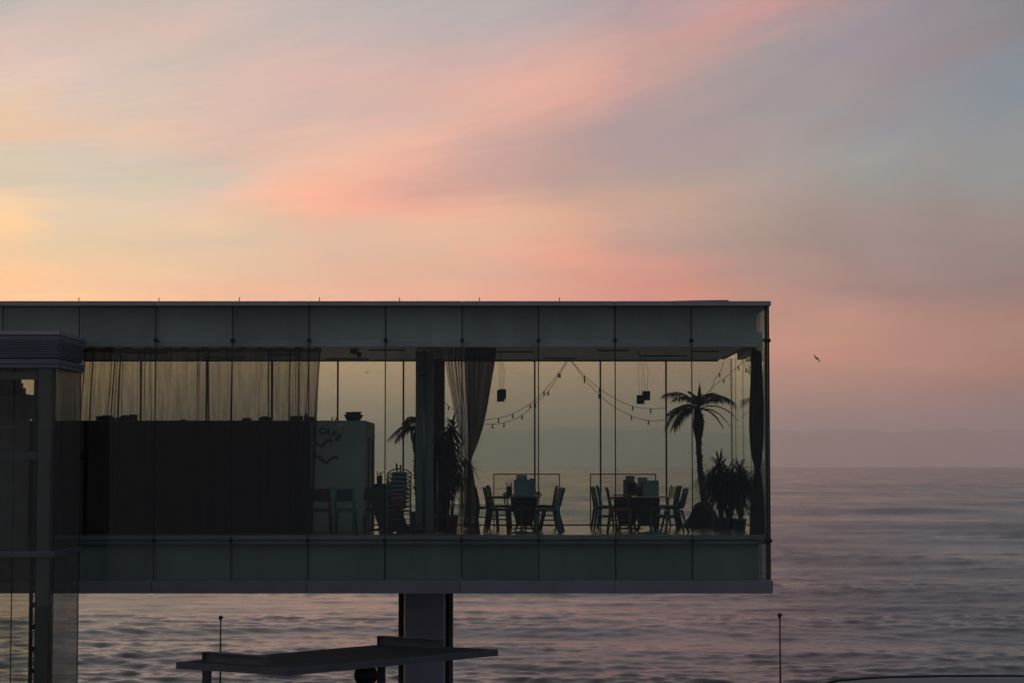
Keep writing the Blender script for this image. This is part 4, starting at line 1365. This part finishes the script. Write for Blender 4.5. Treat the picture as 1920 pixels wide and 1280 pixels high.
# ------------------------------------------------------------------ lamps and string lights
for px, pya, pyb, w_px, Y, lab in ((939, 731.5, 752.5, 14.5, 43.2, 'nearer black box pendant of the overlapping pair'), (942, 729.5, 747.5, 14, 44.4, 'farther black box pendant of the overlapping pair'),
                                   (1201.2, 740.5, 757, 14, 43.4, 'left lower black box pendant of the right pair'), (1212, 733, 750, 14, 44.6, 'right higher black box pendant of the right pair')):
    t = thing('pendant_lamp', lab, 'lamp', (X(px, Y), Y, Z(pyb, Y)), 0, 'box pendant lamps')
    w = w_px / FPX * Y / 2; h = Z(pya, Y) - Z(pyb, Y)
    sh = MB()
    sh.box((-w, -w, 0), (w, -w + 0.008, h)).box((-w, w - 0.008, 0), (w, w, h)).box((-w, -w + 0.008, 0), (-w + 0.008, w - 0.008, h)).box((w - 0.008, -w + 0.008, 0), (w, w - 0.008, h)).box((-w + 0.008, -w + 0.008, h - 0.01), (w - 0.008, w - 0.008, h))
    sh.build('lamp_shade', M_BLACKW, t)
    top = CEIL - Z(pyb, Y)
    for s in (-1, 1):
        MB().tube([(s * w * 0.3, 0, h), (s * w * 0.42 + 0.01 * s, 0, (h + top) / 2), (s * w * 0.15 - 0.03, 0, top)], 0.0035, 5).build('cord', M_SEAL, t)
# spot lamp on the ceiling
t = thing('ceiling_spotlight', 'twin dark spotlight head under the ceiling near the sheer curtain', 'spotlight', (X(668, 43.2), 43.2, CEIL))
MB().tube([(-0.03, 0, -0.06), (-0.11, -0.05, -0.02)], [0.05, 0.065], 10).build('lamp_head', M_BLACKW, t)
MB().tube([(0.0, 0, -0.08), (0.09, 0.0, -0.13)], [0.045, 0.055], 10).build('lamp_head', M_BLACKW, t)
MB().tube([(0, 0, 0), (0, 0, -0.09)], 0.02, 8).build('stem', M_BLACKW, t)


def string_light(label, pts, Y0, Y1, bulbs):
    """A slack cord through pixel points, with a bulb hanging at each listed fraction."""
    P3 = []
    n = len(pts)
    for i, (a, b) in enumerate(pts):
        Y = Y0 + (Y1 - Y0) * i / (n - 1)
        P3.append(W(a, b, Y))
    fine = []
    for i in range(n - 1):
        p0, p1, p2, p3 = P3[max(i - 1, 0)], P3[i], P3[i + 1], P3[min(i + 2, n - 1)]
        for t in np.linspace(0, 1, 7)[:-1]:
            fine.append(0.5 * ((2 * p1) + (p2 - p0) * t + (2 * p0 - 5 * p1 + 4 * p2 - p3) * t * t + (3 * p1 - p0 - 3 * p2 + p3) * t ** 3))
    fine.append(P3[-1])
    root = thing('string_light', label, 'string lights', P3[0], 0, 'slack strings of bulbs under the ceiling')
    P(MB().tube(fine, 0.0055, 5), 'cord', M_SEAL, root)
    for bx in bulbs:
        p = min(fine, key=lambda q: abs(q.x - X(bx, q.y)))
        b = MB().tube([p, p - Vector((0, 0, 0.042))], 0.013, 7)
        o = P(b, 'socket', M_SEAL, root)
        b = MB().lathe([(0.010, -0.042), (0.020, -0.066), (0.019, -0.082), (0.005, -0.094)], p, 8)
        P(b, 'bulb', M_BULB, root)


string_light('string of bulbs sagging left from the ceiling hook, upper cord', [(1064, 674), (1047, 699), (1020, 733), (994, 757), (955, 778), (915, 786), (880, 783)], 44.0, 42.6, (1046, 1021, 994, 963, 932))
string_light('string of bulbs sagging left from the ceiling hook, lower cord', [(1066, 674), (1050, 700), (1028, 733), (1004, 756), (979, 778), (950, 791), (918, 795), (880, 790)], 44.4, 43.4, (1050, 1028, 1005, 979, 947, 921))
string_light('string of bulbs sagging right from the ceiling hook, upper cord', [(1067, 671), (1096, 704), (1124, 728), (1155, 748), (1186, 761), (1220, 766), (1250, 764)], 44.0, 45.8, (1097, 1124, 1186, 1220))
string_light('string of bulbs sagging right from the ceiling hook, lower cord', [(1067, 671), (1096, 710), (1123, 739), (1150, 761), (1184, 779), (1216, 788), (1250, 787)], 44.2, 46.0, (1096, 1123, 1184, 1216))
string_light('string of bulbs rising steeply to the right-hand ceiling corner', [(1331, 736), (1340, 712), (1351, 696), (1357, 676)], 45.8, 45.8, (1351,))
string_light('string of bulbs rising gently to the right-hand ceiling corner', [(1325, 738), (1345, 718), (1357, 710), (1372, 697), (1387, 684), (1392, 677)], 45.9, 45.0, (1357, 1387))
string_light('short string of bulbs dropping behind the right-hand curtain', [(1394, 676), (1399, 690), (1408, 704), (1415, 712)], 45.0, 43.5, (1400,))
string_light('string of bulbs peeping out between column and tied curtain', [(831, 752), (838, 758), (848, 766), (862, 774), (880, 780)], 44.5, 44.0, (841,))


# ------------------------------------------------------------------ plants
def frond(base, ctrl, tip, n, ll, droop, seed, width=0.021, bend=0.5):
    """A feather leaf: a rachis through three points with leaflets on both sides; returns (rachis, leaflets)."""
    g = random.Random(seed)
    base, ctrl, tip = Vector(base), Vector(ctrl), Vector(tip)

    def pos(t):
        return base * (1 - t) ** 2 + ctrl * 2 * t * (1 - t) + tip * t * t
    pts = [pos(t) for t in np.linspace(0, 1, 12)]
    rach = MB().tube(pts, [0.013 * (1 - 0.8 * i / 11) + 0.002 for i in range(12)], 5)
    lf = MB()
    for i in range(n):
        t = 0.16 + 0.84 * (i + g.uniform(-0.3, 0.3)) / n
        t = min(max(t, 0.1), 1.0)
        p = pos(t)
        d = (pos(min(t + 0.02, 1.0)) - pos(max(t - 0.02, 0))).normalized()
        side = d.cross(Vector((0, 0, 1)))
        if side.length < 0.1:
            side = Vector((1, 0, 0))
        side.normalize()
        upv = side.cross(d).normalized()
        L_ = ll * (0.45 + 0.55 * math.sin(PI * min(1.0, 0.15 + t * 0.9))) * g.uniform(0.8, 1.15)
        for s in (-1, 1):
            dirv = (d * (0.75 + bend * t) + side * s * 0.75 + upv * g.uniform(-0.15, 0.35)).normalized()
            q1 = p + dirv * L_ * 0.5 + Vector((0, 0, -droop * L_ * 0.25))
            q2 = p + dirv * L_ * 0.92 + Vector((0, 0, -droop * L_ * 0.95))
            wv = dirv.cross(upv).normalized() * width
            lf.add([p - wv * 0.4, p + wv * 0.4, q1 + wv, q1 - wv, q2], [(0, 1, 2, 3), (3, 2, 4)])
    return rach, lf


def palm(label, foot, top, r_foot, r_neck, fronds, Y, group=None, seed=0, spike=None):
    """fronds: (ctrl px, ctrl py, tip px, tip py, dY ctrl, dY tip, leaflet length, n)."""
    root = thing('indoor_palm', label, 'palm', (foot.x, foot.y, 0), 0, group)
    g = random.Random(seed)
    pts, rad = [], []
    for i in range(19):
        t = i / 18
        x = foot.x + (top.x - foot.x) * t + 0.05 * math.sin(t * PI) * (-1)
        pts.append((x, foot.y, foot.z + (top.z - foot.z) * t))
        r = r_foot + (r_neck * 0.9 - r_foot) * t
        if t > 0.68:
            r += (r_neck * 1.15) * math.sin((t - 0.68) / 0.32 * PI) ** 0.8
        rad.append(r * g.uniform(0.94, 1.06))
    P(MB().tube(pts, rad, 10), 'trunk', M_TRUNK, root)
    # old leaf bases on the swollen neck
    sc = MB()
    for i in range(150):
        t = g.uniform(0.70, 0.99) if i < 90 else g.uniform(0.12, 0.72)
        k = t * 18; i0 = int(k)
        p = Vector(pts[min(i0, 18)]).lerp(Vector(pts[min(i0 + 1, 18)]), k - i0)
        a = g.uniform(0, 6.28); r = rad[min(i0, 18)]
        d = Vector((math.cos(a), math.sin(a), 0))
        s = Vector((-d.y, d.x, 0)) * 0.022
        b = p + d * r * 0.8
        sc.add([b - s, b + s, b + d * 0.055 + Vector((0, 0, 0.03)) + s * 0.4, b + d * 0.055 + Vector((0, 0, 0.03)) - s * 0.4, b + Vector((0, 0, 0.04))],
               [(0, 1, 2, 3), (3, 2, 4), (0, 3, 4), (1, 4, 2)])
    P(sc, 'leaf_bases', M_TRUNK, root)
    top = Vector(pts[-1])
    cr = thing_part('crown', root)
    for i, (cx_, cy_, tx, ty, d1, d2, ll, n) in enumerate(fronds):
        c = W(cx_, cy_, Y + d1); t_ = W(tx, ty, Y + d2)
        wide = ll > 0.12
        rr, lf = frond(top + Vector((g.uniform(-.02, .02), 0, g.uniform(-.02, .03))), c, t_, int(n * 1.15), ll * (1.35 if wide else 1.0), 0.75 if wide else 0.45, seed * 50 + i, 0.0155 if wide else 0.012)
        lf.add(rr.v, rr.f, True)
        P(lf, 'frond', M_LEAF, cr)
    if spike is not None:
        sp = MB()
        for k in range(7):
            q = W(spike[0] + g.uniform(-2.5, 2.5), spike[1] + abs(k - 3) * 7, Y)
            w_ = Vector((0.014, 0, 0)); mid = top.lerp(q, 0.55) + Vector((g.uniform(-.015, .015), g.uniform(-.02, .02), 0))
            sp.add([top - w_, top + w_, mid + w_ * 1.3, mid - w_ * 1.3, q], [(0, 1, 2, 3), (3, 2, 4)])
        P(sp, 'spear_leaves', M_LEAF, cr)
    return root


def thing_part(name, parent):
    o = bpy.data.objects.new(name, None)
    o.empty_display_size = 0.1
    COL.objects.link(o)
    o.parent = parent
    return o


YPALM = 46.3
foot = W(1321, 938, YPALM); top = W(1309.5, 768, YPALM)
palm('tall date palm with shaggy neck in a wrapped root ball at the right', Vector((foot.x, foot.y, 0.50)), top, 0.072, 0.058, [
    (1288, 722, 1243, 740, 0.0, -0.1, 0.26, 30), (1296, 733, 1262, 748, -0.3, -0.5, 0.22, 24), (1275, 742, 1248, 797, 0.1, 0.2, 0.30, 32), (1284, 752, 1263, 800, -0.2, -0.4, 0.26, 28),
    (1290, 745, 1252, 775, 0.4, 0.8, 0.24, 26), (1302, 735, 1291, 733, 0.2, 0.3, 0.16, 16), (1318, 732, 1337, 738, 0.2, 0.3, 0.18, 18), (1322, 724, 1352, 742, -0.3, -0.6, 0.22, 24),
    (1338, 722, 1379, 756, 0.0, 0.1, 0.26, 32), (1335, 735, 1372, 750, 0.3, 0.5, 0.20, 24), (1352, 748, 1384, 788, 0.0, 0.1, 0.085, 30), (1345, 756, 1373, 806, -0.2, -0.3, 0.085, 30),
    (1338, 764, 1356, 803, -0.3, -0.6, 0.075, 26), (1306, 740, 1318, 738, -0.5, -0.9, 0.2, 18), (1312, 736, 1300, 742, 0.6, 1.0, 0.2, 18)], YPALM, None, 1, (1312, 712))
# wrapped root ball
rb = MB()
rows = []
zt = 0.56
for i, (t, rr) in enumerate(((0, 0.47), (0.12, 0.44), (0.4, 0.33), (0.7, 0.235), (0.88, 0.19), (0.97, 0.12), (1.0, 0.06))):
    rows.append([(rr * math.cos(a) * (1 + 0.05 * math.sin(5 * a + i)), rr * math.sin(a) * (1 + 0.05 * math.cos(4 * a + i)), zt * t) for a in np.linspace(0, 2 * PI, 25)[:-1]])
o = rb.sheet(rows, True, True).build('root_ball', M_SACK)
o.location = (W(1318, 960, YPALM).x, YPALM - 0.02, 0)
tag(o, 'dark cone-shaped sacking root ball under the tall palm', 'planter')

# palm at the left of the column
YP2 = 45.6
t2 = W(783, 800, YP2)
palm('smaller palm whose drooping fronds show left of the column', Vector((t2.x + 0.03, YP2, 0.35)), t2, 0.05, 0.04, [
    (762, 782, 729, 822, 0.0, -0.1, 0.20, 30), (765, 788, 742, 826, 0.2, 0.3, 0.18, 26), (772, 778, 758, 790, -0.2, -0.3, 0.2, 20), (776, 776, 768, 782, 0.2, 0.4, 0.2, 18), (770, 792, 772, 826, -0.2, -0.3, 0.07, 24),
    (795, 775, 815, 800, 0, 0, 0.2, 20), (786, 772, 790, 778, 0.1, 0.1, 0.2, 16)], YP2, None, 2)
o = MB().lathe([(0.15, 0), (0.20, 0.30), (0.215, 0.36), (0.19, 0.36), (0.17, 0.33)], (0, 0, 0), 18).build('flower_pot', M_BLUEPOT)
o.location = (t2.x + 0.03, YP2, 0); tag(o, 'dark pot of the smaller palm behind the column', 'plant pot')


def strap_plant(label, root_loc, heads, seed, m=M_LEAFD, nl=34, ll=0.42, lw=0.020, stem_r=0.022):
    """A dracaena or yucca: bare stems, each with a rosette of strap leaves. heads: (dx, dy, z)."""
    g = random.Random(seed)
    root = thing('potted_dracaena', label, 'plant', root_loc)
    for hx, hy, hz in heads:
        st = [(hx * 0.15, hy * 0.15, 0.02), (hx * 0.45, hy * 0.5, hz * 0.45), (hx, hy, hz)]
        MB().tube(st, [stem_r * 1.15, stem_r, stem_r * 0.85], 7).build('stem', M_TRUNK, root)
        lf = MB()
        c = Vector((hx, hy, hz))
        for i in range(nl):
            a = g.uniform(0, 6.28)
            e = math.asin(g.uniform(-0.75, 0.98))
            L_ = ll * g.uniform(0.7, 1.15)
            d = Vector((math.cos(a) * math.cos(e), math.sin(a) * math.cos(e), math.sin(e)))
            s = d.cross(Vector((0, 0, 1)))
            s = s.normalized() * lw if s.length > 1e-3 else Vector((lw, 0, 0))
            b = c + Vector((0, 0, g.uniform(-0.16, 0.05)))
            prev = None
            vs, fs = [], []
            for k, t in enumerate((0.0, 0.3, 0.6, 0.85, 1.0)):
                p = b + d * L_ * t + Vector((0, 0, -0.42 * L_ * t * t * (0.4 + 0.8 * math.cos(e))))
                w_ = (0.45, 1.0, 0.9, 0.5, 0.03)[k]
                vs += [p - s * w_, p + s * w_]
            for k in range(4):
                fs.append((2 * k, 2 * k + 1, 2 * k + 3, 2 * k + 2))
            lf.add(vs, fs)
        lf.build('leaf_rosette', m, root)
    return root


def plant_pot(label, px, Y, r, h, m):
    o = MB().lathe([(r * 0.78, 0), (r * 0.97, h * 0.85), (r * 1.04, h * 0.86), (r * 1.04, h), (r * 0.92, h), (r * 0.88, h * 0.8)], (0, 0, 0), 20).build('flower_pot', m)
    o.location = pxf(px, Y)
    return tag(o, label, 'plant pot', 'plant pots')


Y = 44.6
strap_plant('bushy dracaena with the tallest spiky head beside the palm', (X(1352, Y), Y, 0.24), [(-0.03, 0, 1.14), (0.15, 0.1, 1.0), (-0.19, -0.05, 0.90), (0.07, -0.1, 0.74), (-0.10, 0.08, 0.66)], 5, nl=96, ll=0.58, lw=0.017)
plant_pot('blue-grey pot under the tallest dracaena', 1352, Y, 0.19, 0.26, M_BLUEPOT)
Y = 44.2
strap_plant('dracaena with dense low heads left of the right-hand curtain', (X(1388, Y), Y, 0.22), [(-0.02, 0, 1.05), (-0.16, 0.12, 0.84), (0.12, -0.06, 0.78), (-0.08, -0.05, 0.62)], 6, nl=92, ll=0.52, lw=0.017)
plant_pot('green pot standing left of the right-hand curtain', 1388, Y, 0.13, 0.24, M_GREENPOT)
Y = 45.4
strap_plant('fine-leaved bushy dracaena between the two taller ones', (X(1366, Y), Y, 0.20), [(0.0, 0, 0.92), (-0.16, 0.0, 0.74), (0.18, 0.0, 0.72), (-0.26, 0.05, 0.92), (0.30, 0.0, 0.86), (0.05, -0.05, 0.58)], 8, nl=90, ll=0.44, lw=0.013)
plant_pot('dark pot between the blue-grey pot and the green pot', 1368, Y, 0.15, 0.22, M_BLACKW)
# plants behind the column and the tied curtain
Y = 44.0
strap_plant('big dark dracaena behind column and tied curtain', (X(838, Y), Y, 0.30), [(0.12, 0, 1.86), (0.05, 0.1, 1.62), (-0.18, 0, 1.50), (-0.08, -0.12, 1.36), (0.16, -0.05, 1.30), (-0.26, 0.05, 1.22), (-0.30, 0.0, 0.95), (-0.1, 0.1, 0.85), (0.05, 0.0, 1.0)], 10, nl=80, ll=0.46, lw=0.022)
plant_pot('terracotta pot standing left of the tied curtain', 848, 42.6, 0.12, 0.36, M_TERRA)
strap_plant('leafy plant in the terracotta pot beside the tied curtain', (X(848, 42.6), 42.6, 0.34), [(0.02, 0, 0.55), (0.1, 0.05, 0.80), (-0.12, 0.0, 0.72), (-0.02, 0.05, 1.0)], 12, nl=44, ll=0.34, lw=0.013, stem_r=0.010)
plant_pot('large dark pot of the big dracaena behind the column', 838, 44.0, 0.24, 0.32, M_BLACKW)
strap_plant('slender leafy plant whose sprays poke out right of the tied curtain', (X(872, 44.8), 44.8, 0.02), [(0.0, 0, 1.55), (0.12, 0, 1.30), (0.03, 0.05, 1.05), (-0.1, 0, 1.2)], 14, nl=26, ll=0.36, lw=0.012, stem_r=0.009)

# ------------------------------------------------------------------ in front: shelter roof, lamps, sign, van
H0 = 3.45                                                # depth of the shelter roof below the eye
zr = EYE - H0


def ground_pt(px, py, z):
    """Where the sight line through a photo pixel meets the level plane z."""
    u = (px - 960.0) / FPX; v = (640.0 - py) / FPX
    dy = math.cos(PITCH) - v * math.sin(PITCH); dz = math.sin(PITCH) + v * math.cos(PITCH)
    t = (z - EYE) / dz
    return Vector((u * t, dy * t, z))


A = ground_pt(330, 1240.5, zr); B = ground_pt(540, 1253.5, zr); C_ = ground_pt(934, 1217, zr)
D_ = A + (C_ - B)
shel = thing('shelter_roof', 'flat dark shelter roof on posts below the cafe', 'shelter', (B.x, B.y, GZ))
th = 0.115
ctr = (A + B + C_ + D_) / 4
inn = [p + (ctr - p).normalized() * 0.06 for p in (A, B, C_, D_)]
P(MB().prism([(p.x, p.y) for p in inn], 'z', zr - th + 0.004, zr - 0.002), 'roof_plate', M_CANOPY, shel)
edge = MB()
cs = [A, B, C_, D_]
for i in range(4):
    p, q = cs[i], cs[(i + 1) % 4]; pi_, qi = inn[i], inn[(i + 1) % 4]
    edge.prism([(p.x, p.y), (q.x, q.y), (qi.x, qi.y), (pi_.x, pi_.y)], 'z', zr - th, zr + 0.004)
P(edge, 'edge_trim', M_CANOPYE, shel)


def ibeam(p, q, h=0.17, w=0.15, name='roof_beam'):
    mb = MB()
    up = Vector((0, 0, 1))
    mb.beam(p + up * 0.008, q + up * 0.008, w, 0.016)
    mb.beam(p + up * (h - 0.008), q + up * (h - 0.008), w, 0.016)
    mb.beam(p + up * h / 2, q + up * h / 2, 0.02, h - 0.032)
    d = (q - p).normalized()
    for e in (p + d * 0.01, q - d * 0.01):
        mb.beam(e + up * 0.016 - d * 0.004, e + up * (h - 0.016) - d * 0.004, w * 0.96, 0.008, d)
    return P(mb, name, M_CANOPYE, shel)


zB = zr + 0.005
p1 = ground_pt(384, 1239, zB); p2 = ground_pt(501, 1247.5, zB)
ibeam(p1, p2)
p3 = ground_pt(711, 1207.5, zB); p4 = ground_pt(829, 1214.8, zB)
ibeam(p3, p4)
for px in (388, 715):
    q = W(px, 1262, A.y + 0.8 if px < 500 else D_.y - 1.4)
    P(MB().box((q.x - 0.075, q.y - 0.075, GZ), (q.x + 0.075, q.y + 0.075, zr - th - 0.002)), 'post', M_CANOPYE, shel)
# round sign under the shelter
Ys = 38.2
c = W(686, 1265, Ys)
sg = thing('road_sign', 'round blue sign with red rim under the shelter roof', 'sign', (c.x, c.y, GZ))
rs = 22.0 / FPX * Ys
MB().tube([(0, -0.012, c.z - GZ), (0, 0.004, c.z - GZ)], rs, 36).build('red_rim', M_SIGNRED, sg)
MB().tube([(0, -0.016, c.z - GZ), (0, -0.010, c.z - GZ)], rs * 0.80, 36).build('blue_disc', M_SIGNBACK, sg)
MB().tube([(0, 0.03, 0), (0, 0.03, c.z - GZ + rs * 0.6)], 0.03, 10).build('pole', M_CHROME, sg)
# thin pole lights on the promenade
for px, pt_, Y, lab in ((413.5, 1157, 49.5, 'thin lamp pole standing behind the shelter roof'), (1462.5, 1152.5, 48.0, 'thin lamp pole standing alone at the right by the sea')):
    t = thing('lamp_pole', lab, 'lamp pole', (X(px, Y, 1200), Y, GZ), 0, 'thin promenade lamp poles')
    h = Z(pt_, Y) - GZ
    MB().tube([(0, 0, 0), (0, 0, h - 0.02)], [0.024, 0.017], 8).build('pole', M_DARK, t)
    MB().lathe([(0.018, -0.05), (0.03, -0.035), (0.058, -0.01), (0.06, 0.012), (0.045, 0.035), (0.015, 0.048)], (0, 0, h), 14).build('lamp_head', M_DARK, t)
    MB().tube([(-0.05, 0, h - 0.045), (0.03, 0, h - 0.075)], 0.010, 6).build('bracket', M_DARK, t)
    MB().lathe([(0.07, 0), (0.07, 0.02), (0.03, 0.06)], (0, 0, 0), 10).build('base_plate', M_DARK, t)


# the pale van whose roof just enters the lower right corner
def van():
    Yv = 37.0
    x0 = X(1520, Yv, 1278); 
    z_roof = Z(1273.6, Yv)
    L_, wv = 5.4, 1.9
    t = thing('parked_van', 'pale grey van whose curved roof shows at the lower right corner', 'van', (x0, Yv, GZ))
    hr = z_roof - GZ
    prof = [(0, 0.35), (0.0, 0.9), (0.12, 1.1), (0.9, 1.28), (0.0 + 1.0, 1.30)]
    # side outline: nose at the left, long roof rising gently to the right
    rl = [(0.0, 0.40), (-0.02, 0.95), (0.08, hr - 0.42), (0.30, hr - 0.16), (0.62, hr - 0.085), (1.05, hr - 0.048), (1.7, hr - 0.022), (2.5, hr - 0.004), (3.4, hr), (4.6, hr - 0.015), (5.2, hr - 0.08), (5.38, hr - 0.35), (5.42, 0.9), (5.4, 0.40)]
    rows = []
    for s, inset in ((-1, 0.0), ):
        pass
    ws = [-1.0, -0.97, -0.88, -0.6, 0.0, 0.6, 0.88, 0.97, 1.0]
    dz = [0.16, 0.07, 0.025, 0.006, 0.0, 0.006, 0.025, 0.07, 0.16]
    for k, d in zip(ws, dz):
        row = []
        for x_, z_ in rl:
            f = max(0.0, (z_ - 0.95) / (hr - 0.95))
            row.append((x_ + 0.1 * abs(k) ** 4 * (1 if x_ < 2.7 else -1) * f, k * (wv / 2) * (1 - 0.10 * f), z_ - d * f))
        rows.append(row)
    mb = MB().sheet(rows)
    # sides
    for k in (0, -1):
        top = rows[k]
        mb.add(list(top), [tuple(range(len(top)))])
    mb.build('body', M_VAN, t)
    for s in (-1, 1):
        pts = [(x_ + 0.1 * f_ * (1 if x_ < 2.7 else -1), s * (wv / 2) * 0.905, z_ - 0.14) for (x_, z_) in rl[3:11] for f_ in (1,)]
        MB().tube(pts, 0.016, 6).build('roof_gutter', M_SEAL, t)
        MB().box((0.95, s * (wv / 2 * 0.955) - 0.006, 1.05), (1.95, s * (wv / 2 * 0.955) + 0.006, hr - 0.3)).build('side_window', M_VANGLASS, t)
        MB().box((2.1, s * (wv / 2 * 0.955) - 0.006, 1.05), (4.9, s * (wv / 2 * 0.955) + 0.006, hr - 0.3)).build('side_window', M_VANGLASS, t)
        for x_ in (1.0, 4.3):
            MB().tube([(x_, s * 0.72, 0.33), (x_, s * 0.94, 0.33)], 0.33, 22).build('wheel', M_TYRE, t)
    # ribs pressed into the roof
    MB().tube([(x_, 0.86, z_ - 0.012) for x_, z_ in rl[3:11]], 0.022, 6).build('roof_rail', M_SEAL, t)
    MB().beam((4.05, 0.84, hr + 0.0), (4.35, -0.7, hr + 0.004), 0.03, 0.02).build('roof_strip', M_SEAL, t)
    MB().beam((0.02, -0.7, hr - 0.5), (0.02, 0.7, hr - 0.5), 0.02, 0.5).build('windscreen', M_VANGLASS, t)


van()


# ------------------------------------------------------------------ birds
def bird(label, px, py, Y, span, roll, head):
    t = thing('flying_bird', label, 'bird', W(px, py, Y))
    t.rotation_euler = (0, R(roll), R(head))
    rows = []
    for y_, r_ in ((0.16, 0.006), (0.12, 0.022), (0.03, 0.036), (-0.08, 0.026), (-0.15, 0.010), (-0.24, 0.022)):
        rows.append([(r_ * math.cos(a), y_, (r_ if y_ > -0.2 else 0.004) * math.sin(a)) for a in np.linspace(0, 2 * PI, 9)[:-1]])
    MB().sheet(rows, True, True).build('body', M_BIRD, t)
    for s in (-1, 1):
        h = span / 2
        up = [(0.02 * s, 0.07, 0.01), (h * 0.45 * s, 0.09, 0.012), (h * 0.75 * s, 0.05, 0.008), (h * s, -0.06, -0.012)]
        dn = [(0.02 * s, -0.07, 0.008), (h * 0.45 * s, -0.05, 0.01), (h * 0.75 * s, -0.05, 0.004), (h * s, -0.07, -0.012)]
        mb = MB().sheet([up, dn], True)
        o = mb.build('wing', M_BIRD, t)
        sd = o.modifiers.new('thickness', 'SOLIDIFY'); sd.thickness = 0.008
    return t


bird('dark bird banking in the pink sky right of the cafe', 1531.5, 671.5, 90.0, 0.44, 47, 14)
bird('tiny far bird seen through the window glass', 687, 698, 150.0, 0.42, 5, 30)

# ------------------------------------------------------------------ sea air
if HAZE > 0:
    hz = MB().box((-48000, -60, SEA_Z - 62), (48000, 46500, HAZE_TOP + EYE)).build('haze', M_SEAL)
    hm = bpy.data.materials.new('sea_haze')
    hm.use_nodes = True
    hm.node_tree.nodes.clear()
    ho = hm.node_tree.nodes.new('ShaderNodeOutputMaterial')
    hv = hm.node_tree.nodes.new('ShaderNodeVolumePrincipled')
    hv.inputs['Color'].default_value = (1.0, 0.96, 0.96, 1)
    hv.inputs['Density'].default_value = HAZE
    hv.inputs['Anisotropy'].default_value = 0.6
    hm.node_tree.links.new(hv.outputs[0], ho.inputs['Volume'])
    hz.data.materials.clear(); hz.data.materials.append(hm)
    tag(hz, kind='stuff')
